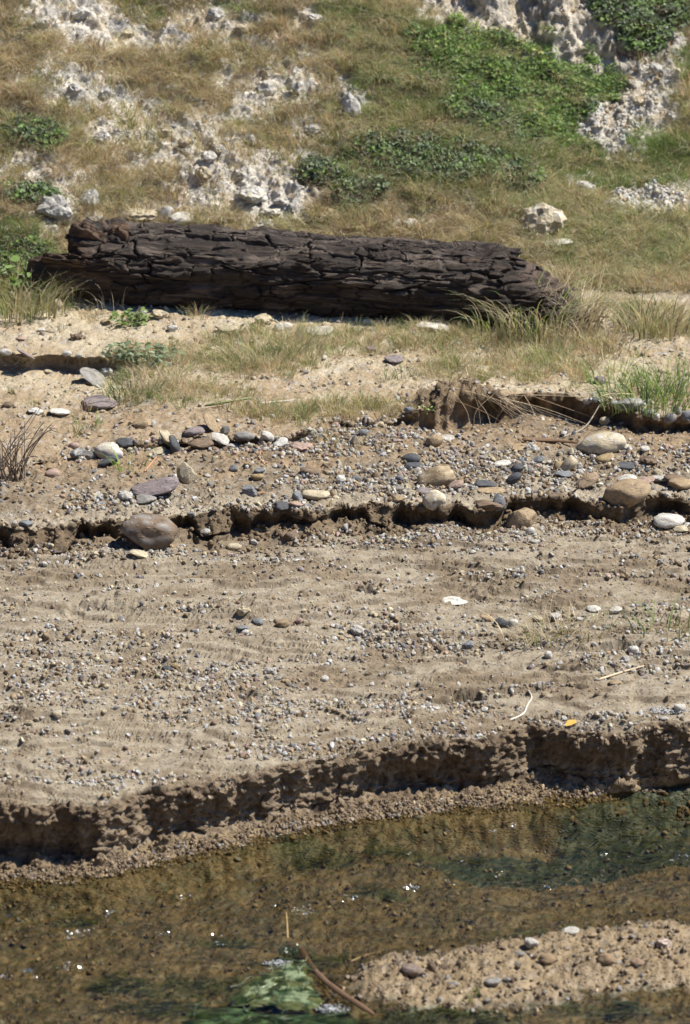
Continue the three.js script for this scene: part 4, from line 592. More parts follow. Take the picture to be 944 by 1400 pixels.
// ------------------------------------------------------------------ grasses and weeds
function blades(seed, n, spread, lean, width, segs = 4, tint = null, curl = 1) {        // a tuft about 1 high
  const r = rng(seed), p = [], c = [], idx = [];
  for (let k = 0; k < n; k++) {
    const a = r() * 6.283, d = spread * Math.sqrt(r()), x0 = Math.cos(a) * d, z0 = Math.sin(a) * d, h = 0.45 + 0.55 * r(), out = lean * (0.25 + r()) * h, b = a + (r() - 0.5) * 1.6, w = width * (0.6 + 0.8 * r()), f = r() * 6.283, m = tint ? tint(r) : [0.8 + 0.4 * r(), 0.8 + 0.35 * r(), 0.75 + 0.35 * r()], base = p.length / 3;
    for (let i = 0; i <= segs; i++) {
      const t = i / segs, e = out * Math.pow(t, 1.8), y = h * (t - 0.32 * curl * lean * t * t * t), x = x0 + Math.cos(b) * e, z = z0 + Math.sin(b) * e, q = w * (1 - t * 0.92);
      p.push(x - Math.cos(f) * q, y, z - Math.sin(f) * q, x + Math.cos(f) * q, y, z + Math.sin(f) * q); c.push(...m, ...m);
      if (i) { const o = base + i * 2; idx.push(o - 2, o - 1, o, o - 1, o + 1, o); }
    }
  }
  const g = new THREE.BufferGeometry(); g.setAttribute('position', new THREE.Float32BufferAttribute(p, 3)); g.setAttribute('color', new THREE.Float32BufferAttribute(c, 3)); g.setIndex(idx); g.computeVertexNormals(); return g;
}
function leaves(seed, n, size, spread, tall) {              // a sprig of small leaves on short stalks
  const r = rng(seed), p = [], c = [], idx = [], v = new THREE.Vector3(), q = new THREE.Quaternion();
  for (let k = 0; k < n; k++) {
    const a = r() * 6.283, d = spread * Math.sqrt(r()), cx = Math.cos(a) * d, cz = Math.sin(a) * d, cy = tall * (0.25 + 0.75 * r()), s = size * (0.6 + 0.7 * r()), m = 0.75 + 0.5 * r(), base = p.length / 3;
    q.setFromEuler(new THREE.Euler((r() - 0.5) * 1.7, r() * 6.283, (r() - 0.5) * 1.7));
    for (const [x, y, z] of [[0, 0, 0], [-0.32, 0.06, 0.3], [-0.28, 0.05, 0.72], [0, -0.08, 1], [0.28, 0.05, 0.72], [0.32, 0.06, 0.3], [0, -0.02, 0.5]]) { v.set(x * s, y * s, z * s).applyQuaternion(q); p.push(cx + v.x, cy + v.y, cz + v.z); c.push(m, m, m); }
    for (const t of [[0, 1, 6], [1, 2, 6], [2, 3, 6], [3, 4, 6], [4, 5, 6], [5, 0, 6]]) idx.push(...t.map((i) => base + i));
  }
  const g = new THREE.BufferGeometry(); g.setAttribute('position', new THREE.Float32BufferAttribute(p, 3)); g.setAttribute('color', new THREE.Float32BufferAttribute(c, 3)); g.setIndex(idx); g.computeVertexNormals(); return g;
}
const tufts = [blades(93, 34, 0.42, 0.9, 0.015, 3)], matted = [blades(124, 30, 0.5, 1.7, 0.015, 3)];
const sprigs = [leaves(57, 18, 0.27, 0.5, 0.55)];
const GR = { straw: [0.48, 0.415, 0.24], rust: [0.36, 0.285, 0.16], olive: [0.31, 0.305, 0.115], pale: [0.60, 0.52, 0.36], green: [0.15, 0.23, 0.045], fresh: [0.21, 0.33, 0.055], leaf: [0.15, 0.25, 0.05], dark: [0.045, 0.085, 0.03], grey: [0.17, 0.23, 0.12], dead: [0.25, 0.175, 0.10] };
function field(name, label, geos, count, seed, spot, colour, size) {
  const r = rng(seed), all = geos.map(() => []); if (/grass|litter/.test(name) && name !== 'green_grass') count = Math.round(count * 1.38);
  for (let n = 0, tries = 0; n < count && tries < count * 25; tries++) { const s = spot(r); if (!s) continue; const y = groundY(s[0], s[1]); if (y < -50) continue; all[Math.floor(r() * geos.length)].push([s[0], y, s[1], size(r, s[0], s[1]), colour(r, s[0], s[1]), r() * 6.283, (r() - 0.5) * 0.5, (r() - 0.5) * 0.5]); n++; }
  geos.forEach((g, v) => {
    const im = new THREE.InstancedMesh(g, M.blade, all[v].length);
    all[v].forEach(([x, y, z, s, c, a, b, e], i) => { dummy.position.set(x, y - 0.006, z); dummy.rotation.set(b + 0.12, a, e); dummy.scale.set(s, s, s); dummy.updateMatrix(); im.setMatrixAt(i, dummy.matrix); im.setColorAt(i, new THREE.Color().setRGB(...c)); });
    top(im, name, { kind: 'stuff', label, category: 'grass', group: label });
  });
}
const vary = (c, r, a = 0.5) => { const m = 1 - a / 2 + a * r(); return [c[0] * m, c[1] * m, c[2] * m]; };
const onCliff = (x, z) => Math.exp(-Math.pow((x - CLIFF.x) / 0.92, 6)) * ss(CLIFF.z + 0.06, CLIFF.z - 0.04, z) * (0.75 + 0.5 * n3(x * 4, 1, z * 4));
const bareHill = (x, z) => onCliff(x, z) > 0.4 ? 1.12 : cover(GULLY, x, z) > 0.4 ? 1.06 : ss(0.3, 0.75, cover(CHALK, x, z) + 0.25 * fbm(x * 7, 0, z * 7, 2));
field('hill_grass', 'dry straw-brown grass growing over the slope', tufts, 9000, 61, (r) => { const x = X(r, 4.3), z = lerp(-4.1, lerp(-0.2, -0.6, ss(-2.3, -1.7, x)), r()); const b = bareHill(x, z); if (r() < b * 0.92 || r() < 0.75 * cover(GREEN, x, z)) return null; return r() < 0.15 + 0.35 * ss(-0.4, 0.3, fbm(x * 2.6, 4, z * 3.2, 3)) + 0.6 * ss(0.1, 0.6, n3(x * 7.5, 2, z * 8.5)) ? [x, z] : null; },
  (r, x, z) => { const l = cover(LUSH, x, z, 0.7), n = fbm(x * 1.4, 6, z * 2, 2), q = r(); if (q < 0.92 * l) return vary(q < 0.45 * l ? GR.green : GR.olive, r); return vary(n > 0.15 ? (q < 0.38 ? GR.rust : GR.straw) : n < -0.2 ? (q < 0.5 ? GR.olive : GR.straw) : q < 0.14 ? GR.pale : q < 0.4 ? GR.rust : q < 0.62 ? GR.olive : GR.straw, r); }, (r, x, z) => 0.07 + 0.10 * r() * r() + 0.10 * ss(0.1, 0.7, n3(x * 7.5, 2, z * 8.5)));
field('matted_grass', 'matted dry grass lying over the slope', matted, 6000, 68, (r) => { const x = X(r, 4.3), z = lerp(-4.1, lerp(-0.2, -0.6, ss(-2.3, -1.7, x)), r()); const b = bareHill(x, z); if (r() < b * 0.92 || r() < 0.75 * cover(GREEN, x, z)) return null; return r() < 0.15 + 0.35 * ss(-0.4, 0.3, fbm(x * 2.6, 4, z * 3.2, 3)) + 0.6 * ss(0.1, 0.6, n3(x * 7.5, 2, z * 8.5)) ? [x, z] : null; },
  (r, x, z) => { const l = cover(LUSH, x, z, 0.7), n = fbm(x * 1.4, 6, z * 2, 2), q = r(); if (q < 0.92 * l) return vary(q < 0.45 * l ? GR.green : GR.olive, r); return vary(n > 0.15 ? (q < 0.38 ? GR.rust : GR.straw) : n < -0.2 ? (q < 0.5 ? GR.olive : GR.straw) : q < 0.14 ? GR.pale : q < 0.4 ? GR.rust : q < 0.62 ? GR.olive : GR.straw, r); }, (r, x, z) => 0.07 + 0.10 * r() * r() + 0.10 * ss(0.1, 0.7, n3(x * 7.5, 2, z * 8.5)));
field('green_ground_cover', 'bright green leafy ground cover spread below the chalk outcrop', sprigs, 2600, 62, (r) => { const x = X(r, 4.3), z = lerp(-4.1, -1, r()); return onCliff(x, z) < 0.4 && cover(GULLY, x, z) < 0.35 && r() < ss(0.25, 0.7, cover(GREEN, x, z, 0.5) + 0.3 * fbm(x * 5, 0, z * 5, 3)) ? [x, z] : null; }, (r) => vary(r() < 0.6 ? GR.leaf : r() < 0.5 ? GR.fresh : r() < 0.6 ? GR.dark : GR.olive, r, 0.8), (r) => 0.05 + 0.09 * r());
field('green_grass', 'fresh green grass mixed into the ground cover', tufts, 2600, 63, (r) => { const x = X(r, 4.3), z = lerp(-4.1, -0.3, r()); return onCliff(x, z) < 0.4 && cover(GULLY, x, z) < 0.35 && r() < ss(0.3, 0.8, Math.max(cover(GREEN, x, z, 0.6), 0.75 * cover(LUSH, x, z, 0.5))) ? [x, z] : null; }, (r) => vary(r() < 0.5 ? GR.fresh : GR.green, r, 0.6), (r) => 0.07 + 0.08 * r());
const SCRUB = [[600, 222, 70, 26], [680, 232, 50, 18], [540, 215, 50, 20], [490, 268, 30, 16], [665, 165, 46, 18], [440, 245, 26, 14], [860, 55, 50, 24], [905, 15, 50, 22], [45, 188, 34, 18], [28, 360, 40, 22], [40, 272, 30, 10]].map(hillBlob);
field('scrub_leaves', 'grey-green low scrub leaves over dark stems on the slope', sprigs, 2600, 64, (r) => { const x = X(r, 4.3), z = lerp(-4.1, -0.3, r()); return r() < ss(0.25, 0.75, cover(SCRUB, x, z, 0.6) + 0.3 * fbm(x * 6, 3, z * 6, 2)) ? [x, z] : null; }, (r) => vary(r() < 0.4 ? GR.grey : r() < 0.3 ? GR.dark : GR.leaf, r, 0.6), (r) => 0.09 + 0.09 * r());
field('scrub_stems', 'dark brown bare stems of low scrub on the slope', tufts, 700, 65, (r) => { const x = X(r, 4.3), z = lerp(-4.1, -0.3, r()); return r() < cover(SCRUB, x, z, 0.6) ? [x, z] : null; }, (r) => vary([0.10, 0.06, 0.035], r, 0.5), (r) => 0.10 + 0.08 * r());
{ // single tussocks that stand out of the slope
  const r = rng(771), kinds = [['straw', 'straw-coloured'], ['rust', 'rusty brown'], ['olive', 'olive green'], ['green', 'fresh green']], geos = [0, 1, 2].map((k) => blades(4000 + k * 9, 70, 0.34, 0.85 + 0.15 * k, 0.011, 4)), mats = kinds.map(([c]) => { const m = M.blade.clone(); m.color = new THREE.Color().setRGB(...GR[c]); return m; });
  for (let n = 0, t = 0; n < 150 && t < 6000; t++) {
    const x = X(r, 2.75), z = lerp(-3.5, lerp(-0.4, -1.1, ss(-2.3, -1.7, x)), r()); if (bareHill(x, z) > 0.35 || cover(GREEN, x, z) > 0.4) continue;
    const l = cover(LUSH, x, z, 0.7), k = r() < l * 0.8 ? (r() < 0.5 ? 2 : 3) : r() < 0.6 ? 0 : 1, m = new THREE.Mesh(geos[n % 3], mats[k]), s = 0.15 + 0.13 * r(); m.position.set(x, groundY(x, z) - 0.01, z); m.rotation.set(0.15 + (r() - 0.5) * 0.3, r() * 6.283, (r() - 0.5) * 0.3); m.scale.set(s, s * (0.75 + 0.35 * r()), s); n++;
    top(m, 'grass_tussock', { label: `${kinds[k][1]} grass tussock standing on the slope above the log`, category: 'tussock', group: `${kinds[k][1]} tussocks on the slope` });
  }
}
// sparse growth on the terrace
const WEEDY = [[440, 470, 160, 16], [350, 490, 80, 16], [560, 462, 90, 10], [230, 490, 70, 18], [860, 400, 100, 30], [760, 470, 90, 16], [910, 450, 50, 16], [260, 525, 80, 12], [440, 545, 110, 10], [700, 500, 120, 12], [30, 405, 50, 16], [600, 470, 60, 10], [480, 575, 40, 6]].map(([px, py, rx, ry]) => { const c = onLevel(px, py, -0.04), u = onLevel(px, py - ry, -0.04), v = onLevel(px, py + ry, -0.04); return { x: c[0], z: c[1], rx: rx / 178, rz: (v[1] - u[1]) / 2, s: 1 }; });
field('terrace_grass', 'thin wispy grass on the terrace sand', tufts, 1000, 66, (r) => { const x = X(r, 4.3), z = lerp(-0.3, z1(x) - 0.05, r()); return r() < 0.02 + cover(WEEDY, x, z, 0.6) ? [x, z] : null; }, (r) => { const q = r(); return vary(q < 0.35 ? GR.olive : q < 0.6 ? GR.straw : q < 0.85 ? GR.pale : GR.green, r); }, (r) => 0.06 + 0.11 * r());
// dead thatch lying on the terrace
field('dry_litter', 'dry straw litter lying on the terrace sand', [blades(901, 7, 0.6, 3.2, 0.010, 3)], 1300, 67, (r) => { const x = X(r, 4.3), z = lerp(-0.2, z1(x), r()); return r() < 0.15 + cover(WEEDY, x, z, 0.8) ? [x, z] : null; }, (r) => vary(r() < 0.7 ? GR.pale : GR.dead, r), (r) => 0.04 + 0.05 * r());

function plant(px, py, hpx, name, label, builder, category = 'grass') { const g = at(px, py); if (!g) return; const o = builder(hpx / perMetre(...g) * 1.5); o.position.set(g[0], g[1] - 0.01, g[2]); top(o, name, { label, category }); return o; }
function tuft(seed, n, spread, lean, width, cols) {
  return (h) => { const g = new THREE.Group(), r0 = rng(seed); cols.forEach(([c, share], k) => { const m = new THREE.Mesh(blades(seed + k * 17, Math.round(n * share), spread, lean, width, 5, (r) => vary(c, r, 0.6)), M.blade); m.name = 'blade_cluster'; m.userData.kind = 'stuff'; m.scale.setScalar(h); m.rotation.y = r0() * 6; g.add(m); }); return g; };
}
plant(712, 448, 64, 'grass_tuft', 'tall green and straw grass tuft against the right half of the log', tuft(301, 170, 0.7, 1.0, 0.012, [[GR.fresh, 0.3], [GR.straw, 0.4], [GR.olive, 0.3]]));
plant(750, 450, 58, 'grass_tuft', 'rust-brown grass tuft against the broken end of the log', tuft(303, 230, 0.8, 0.9, 0.011, [[GR.rust, 0.6], [GR.straw, 0.3], [GR.green, 0.1]]));
plant(792, 436, 60, 'grass_tuft', 'pale dead grass tuft at the tip of the broken log', tuft(305, 70, 0.45, 0.9, 0.012, [[GR.pale, 0.6], [GR.straw, 0.4]]));
plant(668, 446, 44, 'grass_tuft', 'thin green grass blades in front of the log beside the tall tuft', tuft(306, 26, 0.5, 1.3, 0.014, [[GR.fresh, 0.7], [GR.straw, 0.3]]));
plant(890, 452, 46, 'grass_tuft', 'dense round olive tuft on the terrace beyond the log tip', tuft(307, 260, 0.75, 0.9, 0.012, [[GR.olive, 0.45], [GR.rust, 0.35], [GR.dark, 0.2]]));
plant(880, 550, 34, 'grass_clump', 'thick green grass clump on the terrace edge', tuft(309, 300, 1.3, 0.9, 0.016, [[GR.fresh, 0.4], [GR.green, 0.4], [GR.dark, 0.2]]));
plant(925, 532, 36, 'grass_clump', 'green grass clump behind the thick one on the terrace edge', tuft(310, 280, 1.2, 0.9, 0.016, [[GR.fresh, 0.4], [GR.green, 0.35], [GR.olive, 0.25]]));
plant(842, 525, 36, 'grass_clump', 'sparse green grass beside the thick clump on the terrace edge', tuft(311, 70, 0.9, 0.9, 0.016, [[GR.fresh, 0.6], [GR.straw, 0.4]]));
plant(180, 542, 34, 'grass_tuft', 'dark green grass tuft on the left of the terrace', tuft(312, 120, 0.8, 1.0, 0.016, [[GR.green, 0.5], [GR.dark, 0.2], [GR.straw, 0.3]]));
plant(205, 525, 30, 'grass_tuft', 'pinkish straw tuft behind the dark green one', tuft(313, 90, 0.9, 1.1, 0.014, [[GR.pale, 0.4], [GR.rust, 0.6]]));
plant(235, 535, 30, 'grass_tuft', 'straggly dead straw tuft on the terrace', tuft(314, 60, 0.9, 1.2, 0.014, [[GR.pale, 0.6], [GR.straw, 0.4]]));
plant(360, 492, 38, 'grass_tuft', 'grey-green straggly tuft in the middle of the terrace', tuft(315, 130, 0.9, 1.0, 0.012, [[GR.olive, 0.5], [GR.grey, 0.3], [GR.straw, 0.2]]));
plant(402, 478, 34, 'grass_tuft', 'olive tuft right of the grey-green straggly one', tuft(316, 110, 0.9, 1.0, 0.012, [[GR.olive, 0.5], [GR.grey, 0.2], [GR.straw, 0.3]]));
plant(322, 505, 26, 'grass_tuft', 'low olive tuft left of the grey-green straggly one', tuft(317, 80, 0.9, 1.1, 0.014, [[GR.olive, 0.6], [GR.straw, 0.4]]));
plant(558, 470, 26, 'grass_tuft', 'short green tuft on the terrace behind the flat white slab', tuft(318, 50, 0.7, 1.0, 0.015, [[GR.olive, 0.6], [GR.green, 0.4]]));
plant(752, 492, 26, 'grass_tuft', 'round yellow-green tuft on the terrace', tuft(319, 110, 0.8, 0.8, 0.015, [[GR.fresh, 0.5], [GR.straw, 0.5]]));
plant(815, 478, 40, 'grass_tuft', 'grey dead tangle of grass below the log tip', tuft(320, 90, 0.8, 1.2, 0.011, [[GR.dead, 0.6], [GR.pale, 0.4]]));
plant(555, 520, 24, 'grass_tuft', 'few thin green blades near the root mound', tuft(321, 14, 0.5, 0.8, 0.018, [[GR.green, 1]]));
plant(152, 420, 36, 'grass_tuft', 'thin pale stalks in front of the left part of the log', tuft(322, 14, 0.4, 0.9, 0.016, [[GR.pale, 1]]));
plant(15, 430, 60, 'grass_tuft', 'tall yellow-green grass left of the log', tuft(323, 160, 0.6, 0.7, 0.011, [[GR.olive, 0.5], [GR.straw, 0.3], [GR.fresh, 0.2]]));
plant(48, 425, 52, 'grass_tuft', 'tall straw-coloured grass close to the left end of the log', tuft(324, 150, 0.6, 0.8, 0.011, [[GR.straw, 0.5], [GR.olive, 0.5]]));
plant(85, 405, 44, 'grass_tuft', 'short straw tuft under the projecting splinter of the log', tuft(325, 110, 0.6, 0.8, 0.012, [[GR.straw, 0.6], [GR.olive, 0.4]]));
plant(765, 868, 38, 'grass_tuft', 'thin grass wisp at the left of the line on the bar', tuft(326, 60, 1.0, 1.3, 0.016, [[GR.olive, 0.5], [GR.pale, 0.5]]));
plant(730, 872, 28, 'grass_tuft', 'low straw wisp beside the cream stone on the bar', tuft(329, 34, 1.1, 1.4, 0.018, [[GR.olive, 0.5], [GR.straw, 0.5]]));
plant(912, 862, 44, 'grass_tuft', 'green grass wisp on the bar with arching blades', tuft(327, 40, 0.8, 1.3, 0.018, [[GR.green, 0.5], [GR.olive, 0.5]]));
plant(815, 858, 28, 'grass_tuft', 'low grass wisp in the middle of the line on the bar', tuft(328, 40, 1.2, 1.4, 0.018, [[GR.olive, 0.5], [GR.pale, 0.5]]));
plant(640, 1362, 14, 'grass_tuft', 'tiny bright green sprout at the edge of the mud bar', tuft(331, 12, 0.9, 0.6, 0.06, [[[0.2, 0.32, 0.04], 1]]));
plant(178, 640, 26, 'grass_tuft', 'little yellow-green sprout below the whitish cobble', tuft(332, 16, 0.6, 0.9, 0.03, [[GR.fresh, 1]]));
plant(120, 585, 24, 'grass_tuft', 'small green sprout on the reddish sand', tuft(333, 22, 0.7, 1.0, 0.025, [[GR.fresh, 0.6], [GR.olive, 0.4]]));
plant(465, 605, 30, 'grass_tuft', 'fine olive wisps hanging at the terrace edge', tuft(334, 40, 0.8, 1.1, 0.012, [[GR.olive, 0.7], [GR.straw, 0.3]]));
const weed = (seed, n, col, tall = 0.6) => (h) => { const g = new THREE.Group(); const m = new THREE.Mesh(leaves(seed, n * 2, 0.26, 0.9, tall), M.blade.clone()); m.material.color.setRGB(...col); m.name = 'leaf_cluster'; m.userData.kind = 'stuff'; m.scale.setScalar(h); g.add(m); const s = new THREE.Mesh(blades(seed + 5, 14, 0.5, 0.6, 0.02, 3, (r) => vary([0.09, 0.07, 0.04], r)), M.blade); s.name = 'stem_cluster'; s.userData.kind = 'stuff'; s.scale.setScalar(h * 0.7); g.add(s); return g; };
plant(178, 443, 20, 'leafy_weed', 'small green leafy weed on sand in front of the log', weed(501, 60, GR.green), 'weed');
plant(172, 500, 22, 'leafy_weed', 'bluish green leafy weed beside the small step', weed(502, 40, GR.grey), 'weed');
plant(215, 495, 22, 'leafy_weed', 'dark green leafy weed on the terrace left of the tufts', weed(503, 50, GR.grey), 'weed');
plant(20, 385, 34, 'leafy_weed', 'blue-green leafy weed in grass left of the log', weed(504, 60, GR.leaf), 'weed');
plant(580, 575, 12, 'leafy_weed', 'tiny green seedling under the root mound', weed(505, 10, GR.fresh), 'weed');

// ------------------------------------------------------------------ twigs, roots, reeds
function tube(points, radius, seed, col, wob = 0.5) {
  const r = rng(seed), c = new THREE.CatmullRomCurve3(points.map((p) => new THREE.Vector3(...p))), n = Math.max(6, points.length * 6), g = new THREE.TubeGeometry(c, n, radius, 6, false), p = g.attributes.position, cl = new Float32Array(p.count * 3);
  for (let i = 0; i <= n; i++) { const t = i / n, ctr = c.getPointAt(t), k = (1 - 0.45 * t) * (1 + wob * 0.4 * n3(t * 6, seed, 0)) * (i === 0 || i === n ? 0.05 : 1); for (let j = 0; j < 7; j++) { const q = i * 7 + j; p.setXYZ(q, ctr.x + (p.getX(q) - ctr.x) * k, ctr.y + (p.getY(q) - ctr.y) * k, ctr.z + (p.getZ(q) - ctr.z) * k); const m = 0.85 + 0.3 * r(); cl[q * 3] = col[0] * m; cl[q * 3 + 1] = col[1] * m; cl[q * 3 + 2] = col[2] * m; } }
  g.setAttribute('color', new THREE.BufferAttribute(cl, 3)); g.computeVertexNormals(); return g;
}
let twigSeed = 700;
function twig(list, wpx, col, label, name = 'twig', category = 'twig', lift = 0.8) { const pts = list.map(([a, b, up = 0]) => { const g = at(a, b); const s = perMetre(...g); return [g[0], g[1] + wpx / s * lift * 0.5 + up / s, g[2]]; }); const w = wpx / perMetre(...pts[0]) / 2; return top(new THREE.Mesh(tube(pts, w, twigSeed++, col), M.twig), name, { label, category }); }
const WOOD = { pale: [0.46, 0.37, 0.25], white: [0.6, 0.56, 0.48], brown: [0.17, 0.105, 0.06], orange: [0.42, 0.22, 0.10], grey: [0.26, 0.22, 0.18], green: [0.20, 0.23, 0.10] };
twig([[818, 931], [850, 921], [885, 911]], 4, WOOD.pale, 'straight pale stick lying on the gravel bar', 'stick', 'stick');
twig([[697, 987], [715, 978], [721, 966], [727, 955], [722, 948]], 3, WOOD.white, 'thin white curling root on the gravel bar', 'root', 'root');
twig([[713, 603], [750, 605], [792, 608]], 7, WOOD.brown, 'brown driftwood stick in front of the root mound', 'stick', 'stick');
twig([[352, 553], [390, 550], [430, 546]], 3, WOOD.white, 'pale bleached twig on the terrace sand');
twig([[280, 556], [315, 550], [346, 545]], 4, WOOD.green, 'greenish reed lying on the terrace sand', 'reed', 'reed');
twig([[355, 678], [360, 675], [375, 676]], 3, WOOD.orange, 'short orange rootlet on the shelf near the yellow pebble', 'root', 'root');
twig([[362, 636], [355, 626], [358, 618], [366, 617]], 3, WOOD.orange, 'hooked orange rootlet below the stone heap', 'root', 'root');
twig([[198, 646], [206, 636], [215, 625]], 3, WOOD.orange, 'red-brown twig left of the cream block stone');
twig([[275, 560], [300, 556], [330, 558]], 2.5, WOOD.pale, 'thin straw beside the greenish reed', 'straw', 'straw');
twig([[800, 568, 2], [832, 550, 8], [870, 546, 5]], 2.5, WOOD.pale, 'arching pale rootlet at the terrace edge', 'root', 'root');
twig([[770, 600, 1], [800, 588, 3], [822, 580, 4]], 3, WOOD.grey, 'grey twig leaning on the terrace edge by the big cobble');
twig([[386, 1312, 16], [406, 1316, 18], [422, 1338, 20], [450, 1366, 18], [514, 1408, 16]], 11, [0.12, 0.07, 0.04], 'dark brown branch lying over the green algae mat', 'branch', 'branch');
twig([[480, 1318, 2], [500, 1310, 3], [522, 1304, 2]], 3, WOOD.pale, 'thin straw at the tip of the mud bar', 'straw', 'straw');
{ // bare twig bush at the left edge
  const g0 = at(14, 655), g = new THREE.Group(), r = rng(888), s = perMetre(...g0); g.position.set(...g0);
  for (let k = 0; k < 46; k++) { const a = (r() - 0.5) * 2.4, h = (36 + 66 * r()) / s, l = Math.sin(a) * 62 / s, d = (r() - 0.5) * 0.3, bx = (r() - 0.5) * 0.22; const m = new THREE.Mesh(tube([[bx, -0.02, d * 0.3], [bx + l * 0.3, h * 0.45, d * 0.6], [bx + l * 0.75, h * 0.8, d], [bx + l, h * (0.7 + 0.3 * r()), d * 1.2]], 0.0035 + 0.003 * r(), 900 + k, r() < 0.6 ? WOOD.grey : [0.14, 0.10, 0.065]), M.twig); m.name = 'stem'; g.add(m); }
  top(g, 'twig_bush', { label: 'bare grey twig bush at the left of the gravel shelf', category: 'bush' });
}
{ // roots hanging from the mound at the terrace edge
  const g0 = at(622, 520), g = new THREE.Group(), r = rng(999), s = perMetre(...g0); g.position.set(...g0);
  for (let k = 0; k < 34; k++) {
    const px0 = 590 + 130 * Math.pow(r(), 1.2), py0 = 512 + (px0 > 650 ? 28 : 6) + 26 * r(), a = at(px0, py0); if (!a) continue; const dx = (r() - 0.2) * 0.9, b = [a[0] + dx, 0, a[2] - 0.04 + 0.32 * r()]; b[1] = groundY(b[0], b[2]); const mid = [(a[0] + b[0]) / 2 + (r() - 0.5) * 0.16, Math.max((a[1] + b[1]) / 2, groundY((a[0] + b[0]) / 2, (a[2] + b[2]) / 2)) + 0.005 + 0.03 * r(), (a[2] + b[2]) / 2 + (r() - 0.3) * 0.08], o = (p, u) => [p[0] - g0[0], p[1] - g0[1] + u, p[2] - g0[2]];
    const m = new THREE.Mesh(tube([o(a, 0.0), o(mid, 0), o(b, 0.004)], 0.0014 + 0.0022 * r() * r(), 1100 + k, r() < 0.55 ? WOOD.pale : r() < 0.6 ? WOOD.grey : WOOD.brown), M.twig); m.name = 'root'; g.add(m);
  }
  for (const pts of [[[628, 508, 0], [636, 500, 10], [652, 492, 22], [664, 484, 30]], [[620, 506, 0], [645, 514, 14], [680, 520, 14]], [[640, 515, 2], [636, 502, 14], [630, 500, 20]]]) { const q = pts.map(([a, b, u]) => { const p = at(a, b + u); return [p[0] - g0[0], p[1] - g0[1] + u / s * 1.1, p[2] - g0[2]]; }); const m = new THREE.Mesh(tube(q, 0.0035, 1300 + pts[0][0], WOOD.pale), M.twig); m.name = 'root'; g.add(m); }
  top(g, 'root_tangle', { label: 'tangle of pale dry roots over the earth mound at the terrace edge', category: 'roots' });
}
// fallen leaf
{ const g0 = at(788, 988), g = leaves(77, 1, 0.1, 0.001, 0.02); g.scale(1.1, 0.4, 1.1); const m = new THREE.Mesh(g, new THREE.MeshStandardMaterial({ color: new THREE.Color().setRGB(0.55, 0.32, 0.07), roughness: 0.8, side: THREE.DoubleSide })); m.position.set(g0[0], g0[1] + 0.012, g0[2]); top(m, 'fallen_leaf', { label: 'orange-yellow fallen leaf on the bar near the bank edge', category: 'leaf' }); }

